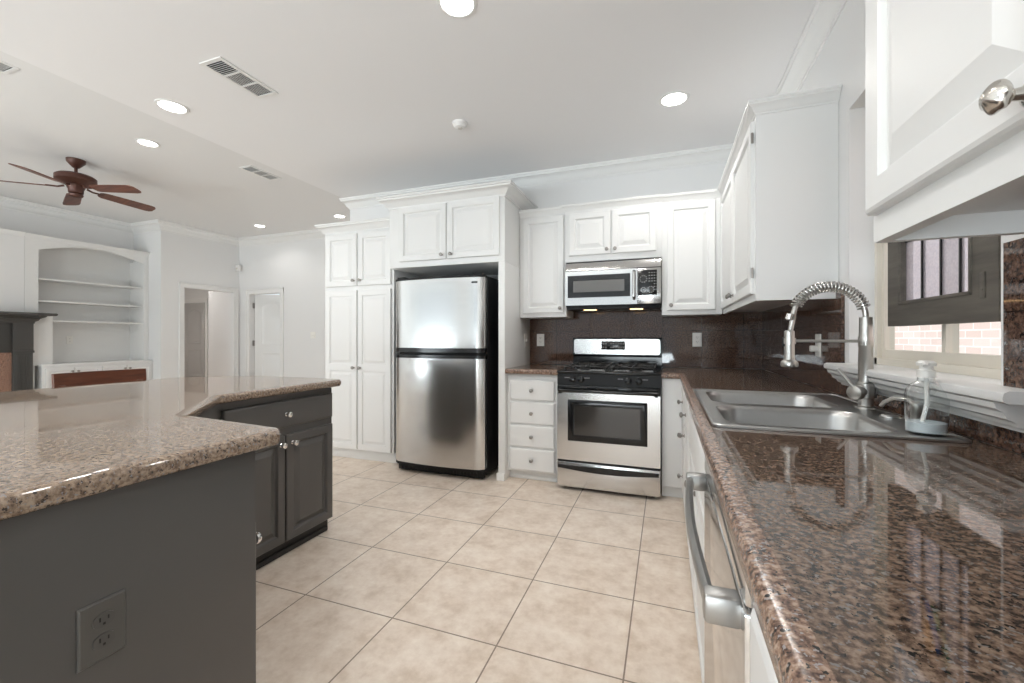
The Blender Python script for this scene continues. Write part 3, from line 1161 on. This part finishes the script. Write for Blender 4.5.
# outer raised lip
lip = [(.0, -.004), (.0, .001), (.004, .004), (.009, .004), (.012, .000)]
prev = None
for ins, dz in lip:
    ring = [bm.verts.new((x, y, ZR + dz)) for x, y in rrect(ox0 + ins, ox1 - ins, oy0 + ins, oy1 - ins, .026)] if ins < .012 else ov
    if prev:
        for i in range(len(ring)):
            j = (i + 1) % len(ring)
            bm.faces.new((prev[i], prev[j], ring[j], ring[i]))
    prev = ring
m.build('rim', 'sink', root)
for b in bowls:
    m = MB()
    rings = []
    for ins, z, r in ((0, ZR, .07), (.004, ZR - .006, .068), (.008, ZR - .02, .066), (.016, ZR - .12, .06), (.03, ZR - .165, .055), (.06, ZR - .185, .05), (.13, ZR - .192, .04)):
        rings.append([(x, y, z) for x, y in rrect(b[0] + ins, b[1] - ins, b[2] + ins, b[3] - ins, r, 8)])
    m.loops(rings, True, False, True)
    bo = m.build('bowl', 'sink', root)
    cx, cy = (b[0] + b[1]) / 2, (b[2] + b[3]) / 2
    MB().lathe((cx, cy, ZR - .1915), Z, [(0, .045), (.003, .043), (.003, .03), (.001, .028)], 20).build('drain', 'chrome', bo)

root = thing('kitchen_faucet', 'brushed steel spring neck kitchen faucet with pull down spray at the sink', 'faucet', (.655, 1.82, ZR))
fx, fy = .655, 1.82
MB().lathe((fx, fy, ZR), Z, [(0, .03), (.006, .03), (.009, .0215), (.036, .0215), (.038, .028), (.088, .028), (.091, .022), (.215, .020), (.217, .0215), (.245, .0215), (.247, .0195), (.318, .0185), (.32, .013)], 22).build('column', 'nickel', root)
m = MB()
m.cyl((fx, fy, ZR + .06), (fx - .036, fy - .028, ZR + .06), .019)
m.lathe((fx - .030, fy - .023, ZR + .057), (-.79, -.61, 0), [(0, .021), (.004, .026), (.016, .027), (.022, .024), (.024, .018)], 22)
hd = m.build('valve', 'nickel', root)
m = MB()
m.tube([(fx - .045, fy - .034, ZR + .072), (fx - .072, fy - .02, ZR + .115), (fx - .086, fy - .012, ZR + .136)], [.005, .0052, .0058], 10)
m.build('lever', 'nickel', hd)
# hose path: up, half circle, down
R_ = .109
zc_ = 1.232
path = [Vector((fx, fy, ZR + .31 + (zc_ - ZR - .31) * k / 2)) for k in range(2)]
for k in range(33):
    an = PI * k / 32
    path.append(Vector((fx - R_ + R_ * math.cos(an), fy, zc_ + R_ * math.sin(an))))
for k in range(1, 6):
    path.append(Vector((fx - 2 * R_ - .002 * k, fy, zc_ - .011 * k)))
m = MB()
m.tube(path, .0085, 10)
m.build('hose', 'nickel', root)
# coil spring round the arch
dense = []
for i in range(len(path) - 1):
    for k in range(12):
        dense.append(path[i].lerp(path[i + 1], k / 12))
L = [0]
for p, q in zip(dense, dense[1:]):
    L.append(L[-1] + (q - p).length)
coil = []
tot = L[-1]
turns = 25
start, end = .04, tot - .095
for i, p in enumerate(dense):
    if L[i] < start or L[i] > end:
        continue
    a_ = dense[min(i + 1, len(dense) - 1)] - dense[max(0, i - 1)]
    a_.normalize()
    u_ = Vector((0, 1, 0))
    v_ = a_.cross(u_)
    ph = 2 * PI * turns * (L[i] - start) / (end - start)
    coil.append(p + (u_ * math.cos(ph) + v_ * math.sin(ph)) * .0175)
m = MB()
m.tube(coil, .0031, 6)
m.build('spring', 'nickel', root)
sx_ = fx - 2 * R_
m = MB()
m.lathe((sx_ - .008, fy, 1.245), (-.18, 0, -1), [(0, .0135), (.02, .0145), (.022, .012), (.024, .011)], 16)
m.build('spring_collar', 'chrome', root)
sp = MB().lathe((sx_ - .012, fy, 1.185), -Z, [(0, .012), (.004, .0165), (.095, .0168), (.108, .018), (.116, .027), (.128, .029), (.134, .027), (.1345, .01)], 20).build('spray_head', 'nickel', root)
m = MB()
m.box(sx_ - .034, sx_ - .024, fy - .006, fy + .006, 1.125, 1.16, .003)
m.build('spray_button', 'blackm', sp)
m = MB()
m.tube([(fx, fy, 1.146), (sx_ + .006, fy, 1.146)], .0055, 10)
m.lathe((sx_ - .012, fy, 1.135), Z, [(0, .0205), (.022, .0205)], 18)
m.lathe((fx, fy, 1.13), Z, [(0, .0215), (.032, .0215)], 18)
m.build('support_arm', 'nickel', root)

root = thing('soap_dispenser', 'small steel deck mounted soap spout beside the faucet on the sink rim', 'soap dispenser', (.665, 1.53, ZR))
sx, sy = .655, 1.50
m = MB()
m.lathe((sx, sy, ZR), Z, [(0, .019), (.005, .019), (.008, .013), (.045, .012), (.05, .014), (.062, .013), (.066, .009)], 18)
m.build('base', 'nickel', root)
m = MB()
m.tube([(sx, sy, ZR + .058), (sx - .012, sy + .02, ZR + .072), (sx - .032, sy + .05, ZR + .07), (sx - .045, sy + .07, ZR + .055), (sx - .05, sy + .077, ZR + .042)], .0058, 10)
m.build('spout', 'nickel', root)
solo(MB().lathe((.652, 1.635, ZR + .001), Z, [(0, .028), (.004, .028), (.008, .022), (.010, .012)], 22), 'sink_hole_cover', 'chrome', 'round steel hole cover on the sink rim between faucet and soap spout', 'sink cover')

root = thing('soap_bottle', 'clear pump bottle with a little pale blue soap at the sink corner', 'bottle', (.622, 1.392, ZR))
bx_, by_ = .628, 1.392
MB().lathe((bx_, by_, ZR + .001), Z, [(0, .036), (.004, .041), (.095, .0425), (.112, .040), (.126, .030), (.135, .018), (.150, .0165)], 28, True, False).build('bottle_body', 'bottle', root)
MB().lathe((bx_, by_, ZR + .004), Z, [(0, .034), (.003, .039), (.027, .0395), (.028, .0005)], 28).build('liquid', 'soap', root)
m = MB()
m.lathe((bx_, by_, ZR + .145), Z, [(0, .019), (.018, .019), (.02, .014), (.03, .013), (.03, .019), (.038, .020), (.043, .014)], 20)
m.tube([(bx_, by_, ZR + .182), (bx_ - .014, by_ - .026, ZR + .183), (bx_ - .018, by_ - .036, ZR + .176)], .0055, 8)
pm = m.build('pump', 'plate', root)
m = MB()
m.tube([(bx_, by_, ZR + .15), (bx_ + .002, by_, ZR + .08), (bx_ - .012, by_, ZR + .01)], .005, 8)
m.build('pump_tube', 'plate', pm)

# ------------------------------------------------------------------ window over the sink
m = MB()
gx0, gx1 = .835, .868
m.grid([WY0, WY0 + .045, 1.742, 1.764, WY1 - .045, WY1], [WZ0 + .012, WZ0 + .065, WZ1 - .05, WZ1], lambda i, j: not (j == 1 and i in (1, 3)), gx0, gx1, lambda u, v, w: (w, u, v))
win = struct(m, 'window_1', 'frame')
MB().box(.85, .854, WY0 + .04, WY1 - .04, WZ0 + .06, WZ1 - .045).build('pane', 'glass', win)
m = MB()
for (a, b, c, d) in ((WY0, WY0 + .02, WZ0, WZ1), (WY1 - .02, WY1, WZ0, WZ1)):
    m.box(.818, .836, a, b, c, d)
m.box(.818, .836, WY0, WY1, WZ0, WZ0 + .03)
m.build('window_stop', 'frame', win)
# sill shelf with moulded apron
m = MB()
sy0, sy1 = 1.16, 2.215
m.box(XW - .0, .835, WY0 + .003, WY1 - .003, 1.022, WZ0 + .004, .002)
m.sweep([(XW, sy1), (XW, sy0)], [(0, 1.022), (.074, 1.022), (.082, 1.026), (.084, 1.034), (.082, 1.044), (.074, 1.049), (0, 1.049)], 1)
sl = solo(m, 'window_sill', 'trim', 'white window sill shelf with moulded apron above the sink', 'sill')
ap = [(0, .958), (.014, .958), (.016, .966), (.028, .970), (.032, .980), (.046, .987), (.050, 1.000), (.062, 1.008), (.066, 1.021), (0, 1.021)]
OFF[sl.name] = Vector(sl.location)
MB().sweep([(XW - .012, sy1 - .02), (XW - .012, sy0 + .035)], [(d + .0, z) for d, z in ap], 1).build('apron', 'trim', sl)

# old leaded sash hung in front of the window
root = thing('leaded_glass_sash', 'old grey wooden sash with leaded textured glass hanging in the window', 'window sash', (.775, 1.69, 1.2))
ax0, ax1 = .778, .815
m = MB()
q0, q1, r0, r1 = 1.41, 1.975, 1.20, 1.74
m.grid([q0, 1.518, 1.885, q1], [r0, 1.282, r1 - .07, r1], lambda i, j: not (i == 1 and j == 1), ax0, ax1, lambda u, v, w: (w, u, v))
for (u0, u1, v0, v1) in ((1.508, 1.520, 1.274, r1 - .062), (1.883, 1.895, 1.274, r1 - .062), (1.508, 1.895, 1.274, 1.286)):
    m.box(ax0 - .004, ax0 + .008, u0, u1, v0, v1, .003, 1)
m.build('frame', 'oldwood', root)
xm = (ax0 + ax1) / 2
m = MB()
ysd = [1.518 + (1.885 - 1.518) * f for f in (0, .19, .44, .72, 1)]
for y in ysd[1:-1]:
    m.box(xm - .005, xm + .005, y - .004, y + .004, 1.282, 1.67)
m.box(xm - .005, xm + .005, 1.518, 1.885, 1.492, 1.502)
bars = m.build('lead_came', 'blackm', root)
MB().box(xm - .002, xm + .002, 1.519, 1.884, 1.283, 1.493).build('textured_pane', 'tex', root)
# stained panes above, as slanted strips


def strip(ya, yb, yc, yd, mat, nm):
    return MB().prism([(xm - .002, ya, 1.502), (xm - .002, yb, 1.502), (xm - .002, yc, 1.67), (xm - .002, yd, 1.67)], (.004, 0, 0)).build(nm, mat, root)


strip(1.884, 1.80, 1.785, 1.884, 'tex', 'textured_pane')
strip(1.80, 1.79, 1.69, 1.785, 'texy', 'amber_pane')
strip(1.79, 1.745, 1.65, 1.69, 'texb', 'blue_pane')
strip(1.745, 1.68, 1.63, 1.65, 'texg', 'green_pane')
strip(1.68, 1.519, 1.519, 1.63, 'tex', 'textured_pane')
m = MB()
for y in (1.46, 1.93):
    m.tube([(xm, y, r1), (xm, y, WZ1)], .003, 6)
m.build('hanging_chain', 'pewter', root)
m = MB()
m.box(ax0 - .003, ax0 + .001, 1.455, 1.475, 1.262, 1.33, .001)
m.cyl((ax0 - .004, 1.465, 1.285), (ax0 + .001, 1.465, 1.285), .004, seg=8)
m.build('latch_plate', 'oldwood', root)

# outside: neighbouring brick wall and ground
struct(MB().box(2.5, 2.7, -3, 8, -.3, 4.2), 'exterior_brick_wall', 'brick')
struct(MB().box(-14, 14, -12, 12, -.35, -.12), 'exterior_ground', 'grass')

# ------------------------------------------------------------------ island
root = thing('kitchen_island', 'charcoal painted island with tan granite top and an angled inner corner', 'island', (-2.0, .8, 0))
IF = -1.895       # face of the far leg
m = MB()
# far leg carcass
m.prism([(IF, 1.345, .1), (IF, 2.03, .1), (-2.62, 2.03, .1), (-2.62, -.6, .1), (-1.62, -.6, .1), (-1.62, .95, .1)], (0, 0, .764))
m.prism([(IF - .055, 1.345, 0), (IF - .055, 1.985, 0), (-2.56, 1.985, 0), (-2.56, -.6, 0), (-1.7, -.6, 0), (-1.7, .95, 0)], (0, 0, .1))
m.build('body', 'gray', root)
# near leg
m = MB()
m.box(-1.62, -1.02, -.6, .815, .1, .864, .002)
m.box(-1.62, -1.02, -.6, .79, 0, .1)
m.box(-1.02, -1.012, -.6, .815, 0, .864, .001)
m.build('end_panel', 'gray', root)
m = MB()
m.box(IF - .05, IF - .02, 1.36, 2.02, 0, .03, .004)
m.box(IF - .056, IF - .03, 1.35, 2.03, 0, .1)
m.build('toe_kick', 'graykick', root)
drawer(root, (IF, 1.355, .685), Y, X, .665, .142, 'gray', 'chrome', ksize=1.05)
door(root, (IF, 1.355, .085), Y, X, .328, .56, 'gray', (.30, .515), 'chrome', .9, 1.05)
door(root, (IF, 1.692, .085), Y, X, .328, .56, 'gray', (.035, .515), 'chrome', .9, 1.05)
door(root, (-1.03, .815, .105), -X, Y, .26, .56, 'gray', (.035, .5), 'chrome', .9, 1.05)
top = [(-1.005, -.6), (-1.005, .86), (-1.03, .885), (-1.50, .93), (-1.855, 1.30), (-1.855, 2.035), (-1.875, 2.06), (-2.55, 2.06), (-2.90, 1.80), (-2.90, -.6)]
it = MB()
c_ = .012
it.prism([(x, y, .866) for x, y in top], (0, 0, .04))
tp = it.build('top', 'isl', root)
prof = [(-.012, .866), (.010, .866), (.018, .870), (.022, .878), (.022, .894), (.018, .902), (.010, .9062), (-.012, .9062)]
MB().sweep(top, [(d - .004, z) for d, z in prof], 1).build('bullnose_edge', 'isl', tp)


def outlet(label, c, u, n, mat='plate', mat2='plate', w=.072, h=.116, group=None, kind='duplex'):
    c, u, n = Vector(c), Vector(u), Vector(n)
    root = thing('wall_outlet' if kind == 'duplex' else 'light_switch', label, 'outlet' if kind == 'duplex' else 'light switch', c, group)
    m = MB().panel(c - u * w / 2 - Z * h / 2, u, n, w, h, [(0, 0), (0, .003), (.003, .006)])
    m.build('cover_plate', mat, root)
    if kind == 'duplex':
        for s_ in (1, -1):
            pts = []
            for k in range(20):
                an = 2 * PI * k / 20
                pts.append((max(-.0165, min(.0165, .0185 * math.cos(an))), .0135 * math.sin(an)))
            ctr = c + Z * .0195 * s_
            f = MB().loops([[ctr + u * a + Z * b + n * .004 for a, b in pts], [ctr + u * a + Z * b + n * .008 for a, b in pts]]).build('receptacle', mat2, root)
            m = MB()

            def sl(du, dz, a, b):
                p = ctr + u * du + Z * dz + n * .0082
                m.prism([p - u * a - Z * b, p + u * a - Z * b, p + u * a + Z * b, p - u * a + Z * b], n * .0005)
            sl(-.0065, .003, .0012, .004)
            sl(.0065, .003, .0012, .0035)
            sl(0, -.0065, .002, .0022)
            m.build('slot', 'slot', f)
    else:
        n_t = max(1, round(w / .05) - 0) if w > .08 else 1
        for k in range(n_t):
            cc = c + u * ((k - (n_t - 1) / 2) * .046) + n * .006
            MB().panel(cc - u * .005 - Z * .012, u, n, .01, .024, [(0, 0), (0, .003), (.002, .008)]).build('toggle', mat2, root)
    return root


outlet('grey duplex outlet on the charcoal island end panel', (-1.012, .493, .603), Y, X, 'gplate', 'gplate2', .074, .114)
outlet('white duplex outlet on the granite backsplash left of the range', (-1.12, YB - .013, 1.135), X, -Y)
outlet('white duplex outlet on the granite backsplash right of the range', (.24, YB - .013, 1.14), X, -Y)
r = outlet('white outlet with a plug on the right wall granite behind the faucet', (XW - .012, 2.53, 1.118), Y, -X)
MB().box(XW - .05, XW - .018, 2.515, 2.545, 1.088, 1.118, .005).build('plug', 'plate', r)
outlet('white switch plate on the refrigerator side panel above the small counter', (-1.2275, 3.73, 1.13), Y, X, kind='switch')
outlet('white double switch plate on the far wall beside the pantry', (-5.92, 5.9, 1.20), X, -Y, w=.12, kind='switch')

# ------------------------------------------------------------------ bar stool behind the island
root = thing('bar_stool', 'dark brown wooden bar stool with curved back rail behind the island', 'stool', (-3.12, 1.62, 0))
sy0, sy1 = 1.39, 1.85
m = MB()
rings = []
for k in range(13):
    f = k / 12
    y = sy0 + (sy1 - sy0) * f
    x = -3.31 - .035 * math.sin(PI * f)
    rings.append([(x - .012, y, .845), (x + .012, y, .845), (x + .004, y, .948), (x - .004, y, .950), (x - .020, y, .948)])
m.loops(rings)
m.build('back_rail', 'stool', root)
m = MB()
m.loops([[(-3.32 - .03 * math.sin(PI * k / 12) + dx, sy0 + .03 + (sy1 - sy0 - .06) * k / 12, z) for dx, z in ((-.01, .72), (.01, .72), (.008, .76), (-.012, .76))] for k in range(13)])
m.build('lower_rail', 'stool', root)
MB().box(-3.30, -2.92, sy0 + .03, sy1 - .03, .585, .63, .015).build('seat', 'stool', root)
for y in (sy0 + .035, sy1 - .035):
    MB().tube([(-3.37, y, 0), (-3.30, y, .58), (-3.305, y, .88)], [.017, .019, .015], 10).build('leg', 'stool', root)
    MB().tube([(-2.90, y, 0), (-2.945, y, .59)], [.016, .02], 10).build('leg', 'stool', root)
m = MB()
for z in (.2, .34):
    m.tube([(-3.35, sy0 + .035, z), (-3.35, sy1 - .035, z)], .011, 8)
    m.tube([(-2.92, sy0 + .035, z + .04), (-2.92, sy1 - .035, z + .04)], .011, 8)
m.build('stretcher', 'stool', root)

# ------------------------------------------------------------------ built-in bookcase and fireplace
root = thing('built_in_bookcase', 'white built in bookcase with arched opening and base cabinets in the living room', 'bookcase', (-8.25, 3.8, 0))
BX = -8.06
m = MB()
by0, by1, bt = 3.102, 4.548, 2.56
a0, a1 = 3.235, 4.48
n_ = 16
arch = [(a0 + (a1 - a0) * k / n_, 2.36 + .125 * math.sin(PI * k / n_)) for k in range(n_ + 1)]
# face frame: stiles and arched head
m.box(BX - .02, BX, by0, 3.2, 0, bt)
m.box(BX - .02, BX, 3.2, a0, .78, bt)
m.box(BX - .02, BX, a1, by1, .78, bt, .002)
for (ya, za), (yb_, zb) in zip(arch, arch[1:]):
    m.prism([(BX - .02, ya, za), (BX - .02, yb_, zb), (BX - .02, yb_, bt), (BX - .02, ya, bt)], (.02, 0, 0))
m.box(-8.45, BX - .02, by0, by0 + .02, 0, bt)
m.box(-8.45, BX - .02, by1 - .02, by1, .78, bt)
m.box(-8.45, BX - .02, a0 - .02, a0, .78, 2.4)
m.box(-8.45, BX - .02, a1, a1 + .02, .78, 2.4)
m.box(-8.45, BX - .02, by0, by1, bt - .02, bt)
m.box(-8.45, -8.43, by0, by1, .78, bt)
m.box(BX - .02, BX, a0, 3.38, .78, 1.46, .002)
m.build('case', 'cab', root)
MB().sweep([(BX, by0), (BX, by1)], [(d * .6, bt - .06 + z * .7) for d, z in CROWN], 1).build('crown_moulding', 'cab', root)
for z in (1.98, 1.675, 1.40):
    MB().box(-8.43, BX - .03, a0, a1, z - .022, z, .002).build('shelf', 'cab', root)
m = MB()
m.box(-8.45, -7.96, 3.23, by1, .1, .76)
m.box(-8.45, -7.94, 3.22, by1, .76, .79, .004)
m.box(-8.45, -8.02, 3.23, by1, 0, .1)
m.build('base', 'cab', root)
for y0, w, ky in ((3.26, .3, .27), (3.565, .3, .03), (3.885, .3, .27), (4.19, .33, .03)):
    door(root, (-7.96, y0, .13), Y, X, w, .60, 'cab', (ky, .55), k=.8)
r = outlet('white outlet plate inside the bookcase opening', (-8.43, 3.72, 1.12), Y, X)

root = thing('fireplace_mantel', 'charcoal painted fireplace mantel with fluted column and pink granite surround', 'fireplace', (-8.1, 2.3, 0))
FX = -7.98
m = MB()
yc = 2.25
for s_ in (1, -1):
    m = MB()
    c0 = yc + s_ * .81
    m.box(FX - .075, FX, c0 - .092, c0 + .092, 0, .96, .003)
    for k in range(6):
        y = c0 - .062 + k * .0225
        m.box(FX, FX + .008, y, y + .012, .15, .92, .003)
    m.box(FX - .075, FX + .02, c0 - .10, c0 + .10, 0, .13, .004)
    m.box(FX - .075, FX + .018, c0 - .10, c0 + .10, .955, .985, .004)
    m.box(FX - .075, FX + .008, c0 - .095, c0 + .095, .985, 1.36, .003)
    m.build('column', 'mantel', root)

m = MB()
m.box(FX - .075, FX - .02, yc - .72, yc + .72, .965, 1.36, .003)
m.panel((FX - .02, yc - .6, 1.06), Y, X, 1.2, .24, [(0, 0), (0, .012), (.02, .012), (.03, .002)])
m.build('frieze', 'mantel', root)
m = MB()
prof = [(-.1, 1.345), (.012, 1.345), (.016, 1.37), (.04, 1.385), (.05, 1.41), (.09, 1.43), (.10, 1.445), (.165, 1.452), (.175, 1.462), (.175, 1.478), (.165, 1.486), (-.1, 1.486)]
m.sweep([(FX - .075, yc + .9), (FX, yc + .9), (FX, yc - .9), (FX - .075, yc - .9)], prof, -1)
m.box(FX - .075, FX - .05, yc - .82, yc + .82, 1.36, 1.484)
m.build('mantel_shelf', 'mantel', root)
m = MB()
m.grid([yc - .72, yc - .42, yc + .42, yc + .72], [0, .72, .965], lambda i, j: not (i == 1 and j == 0), FX - .075, FX - .04, lambda u, v, w: (w, u, v))
m.build('granite_surround', 'fgran', root)
MB().box(FX - .074, FX - .06, yc - .42, yc + .42, 0, .72).build('firebox', 'blackm', root)

# ------------------------------------------------------------------ ceiling things
fan = thing('ceiling_fan', 'red brown ceiling fan with five wooden blades in the living room', 'ceiling fan', (-5.91, 2.66, ZL))
cx, cy = -5.91, 2.66
MB().lathe((cx, cy, ZL), -Z, [(0, .078), (.03, .075), (.06, .05), (.085, .028), (.09, .02)], 24).build('canopy', 'fanm', fan)
MB().cyl((cx, cy, ZL - .08), (cx, cy, ZL - .16), .014).build('downrod', 'fanm', fan)
MB().lathe((cx, cy, ZL - .145), -Z, [(0, .02), (.01, .06), (.022, .14), (.04, .165), (.085, .165), (.11, .12), (.125, .075), (.16, .07), (.17, .062), (.21, .06), (.225, .03)], 28).build('motor', 'fanm', fan)
MB().lathe((cx, cy, ZL - .36), -Z, [(0, .03), (.01, .06), (.03, .055), (.045, .02)], 20).build('switch_housing', 'fanm', fan)
bz = ZL - .30
for k in range(5):
    an = math.radians(159 + 72 * k)
    e = Vector((math.cos(an), math.sin(an), 0))
    s_ = Vector((-math.sin(an), math.cos(an), 0))
    tilt = math.radians(-13)
    tv = s_ * math.cos(tilt) + Z * math.sin(tilt)
    nv = e.cross(tv)
    o = Vector((cx, cy, bz))
    outl = []
    prof = [(.20, .045), (.23, .062), (.45, .07), (.64, .074), (.69, .066), (.71, .04)]
    outl = [o + e * a + tv * b - Z * .05 * a for a, b in prof] + [o + e * a - tv * b - Z * .05 * a for a, b in prof[::-1]]
    bl = MB().loops([[p - nv * .004 for p in outl], [p + nv * .004 for p in outl]]).build('blade', 'fanw', fan)
    m = MB()
    m.tube([o + e * .09 + Z * .012, o + e * .14 - Z * .006, o + e * .19 - Z * .006, o + e * .23 - Z * .008], [.011, .009, .009, .009], 8)
    m.prism([o + e * .19 + tv * .04 - nv * .006, o + e * .27 + tv * .02 - nv * .006, o + e * .27 - tv * .02 - nv * .006, o + e * .19 - tv * .04 - nv * .006], nv * -.004)
    m.build('blade_arm', 'fanm', bl)


def can_light(x, y, z, label, power=9, r=.075):
    root = thing('recessed_light', label, 'ceiling light', (x, y, z), 'recessed ceiling lights')
    m = MB()
    m.lathe((x, y, z), -Z, [(0, r + .02), (.004, r + .018), (.006, r + .002), (.002, r), (-.0, r - .002)], 28, False, False)
    m.build('trim_ring', 'trim', root)
    MB().lathe((x, y, z - .001), -Z, [(0, r), (.002, r - .003)], 24).build('lens', 'lens', root)
    d = bpy.data.lights.new('recessed_lamp', 'SPOT')
    d.energy = power
    d.spot_size = math.radians(150)
    d.spot_blend = .6
    d.shadow_soft_size = .07
    d.color = (1.0, .97, .93)
    o = bpy.data.objects.new('recessed_lamp', d)
    o.location = (0, 0, -.02)
    o.parent = root
    COL.objects.link(o)
    return root


PK = 32
can_light(.045, 2.965, ZK, 'recessed ceiling light in front of the right wall cabinets', PK)
can_light(-.916, 1.769, ZK, 'recessed ceiling light cut by the top edge of the photo', PK)
can_light(-3.13, 1.905, ZK, 'recessed kitchen ceiling light above the island beside the long grille', PK)
can_light(-4.74, 2.668, ZL, 'recessed living room ceiling light nearest the ceiling fan', PK)
can_light(-6.48, 5.30, ZL, 'recessed ceiling light near the far door', 12)
can_light(-4.79, 5.30, ZL, 'recessed ceiling light just left of the pantry crown', 16)
can_light(-9.6, 5.4, ZL, 'unseen recessed light added to brighten the hall beyond the cased opening', 95)  # lamp added out of view to lift the dark hall
can_light(-6.9, 6.75, ZL, 'unseen recessed light added to brighten the room beyond the far door', 40)  # another added lamp, unseen, lighting the space behind the door
for x, y in ((-.75, .7), (-2.3, .35), (-.9, -1.0), (-3.1, -.6)):  # unseen; the front pair is added to brighten floor and drawers
    can_light(x, y, ZK, 'recessed kitchen ceiling light above or behind the camera, assumed and unseen', 22 if y > .5 else PK)


def vent(x0, x1, y0, y1, z, label):
    root = thing('ceiling_vent', label, 'air vent', ((x0 + x1) / 2, (y0 + y1) / 2, z))
    f = .022
    m = MB()
    m.grid([x0, x0 + f, x1 - f, x1], [y0, y0 + f, y1 - f, y1], lambda i, j: not (i == 1 and j == 1), z - .006, z, lambda u, v, w: (u, v, w))
    L_ = (y1 - y0 - 2 * f) / 3
    for k in (1, 2):
        yy = y0 + f + L_ * k
        m.box(x0 + f, x1 - f, yy - .006, yy + .006, z - .006, z)
    m.build('frame', 'trim', root)
    MB().box(x0 + f, x1 - f, y0 + f, y1 - f, z - .0012, z - .0004).build('duct_opening', 'slot', root)
    m = MB()
    for k in range(3):
        a_, b_ = y0 + f + L_ * k + .008, y0 + f + L_ * (k + 1) - .008
        nsl = 8
        if k >= 1:
            for q in range(nsl):
                xx = x0 + f + (x1 - x0 - 2 * f) * (q + .5) / nsl
                m.box(xx - .0012, xx + .0012, a_, b_, z - .006, z - .001)
        else:
            nq = 7
            for q in range(nq):
                yy = a_ + (b_ - a_) * (q + .5) / nq
                m.prism([(x0 + f, yy - .001, z - .001), (x0 + f, yy + .001, z - .001), (x0 + f, yy + .001 + (.006 if k == 2 else -.004), z - .007), (x0 + f, yy - .001 + (.006 if k == 2 else -.004), z - .007)], (x1 - x0 - 2 * f, 0, 0))
    m.build('louvres', 'trim', root)


vent(-2.49, -2.32, 1.655, 2.03, ZK, 'large white ceiling register with dark louvres over the kitchen')
vent(-4.47, -4.29, 3.40, 3.80, ZL, 'white ceiling register in the living room right of the fan')
vent(-4.45, -4.27, 1.24, 1.62, ZL, 'white ceiling register cut by the left edge of the photo')
root = thing('smoke_detector', 'small round white detector on the kitchen ceiling', 'smoke detector', (-1.408, 2.765, ZK))
MB().lathe((-1.408, 2.765, ZK), -Z, [(0, .055), (.012, .055), (.016, .048), (.034, .040), (.038, .03)], 24).build('housing', 'trim', root)
MB().lathe((-1.408, 2.765, ZK - .038), -Z, [(0, .018), (.004, .016)], 16).build('sensor_cap', 'cabin', root)
root = thing('motion_sensor', 'small white motion sensor high in the far corner above the doors', 'sensor', (HX + .07, 5.83, 2.45))
MB().box(HX + .02, HX + .11, 5.80, 5.86, 2.43, 2.54, .012).build('housing', 'trim', root)
MB().lathe((HX + .065, 5.802, 2.47), -Y, [(0, .025), (.008, .02), (.012, .008)], 14).build('lens_cap', 'cabin', root)
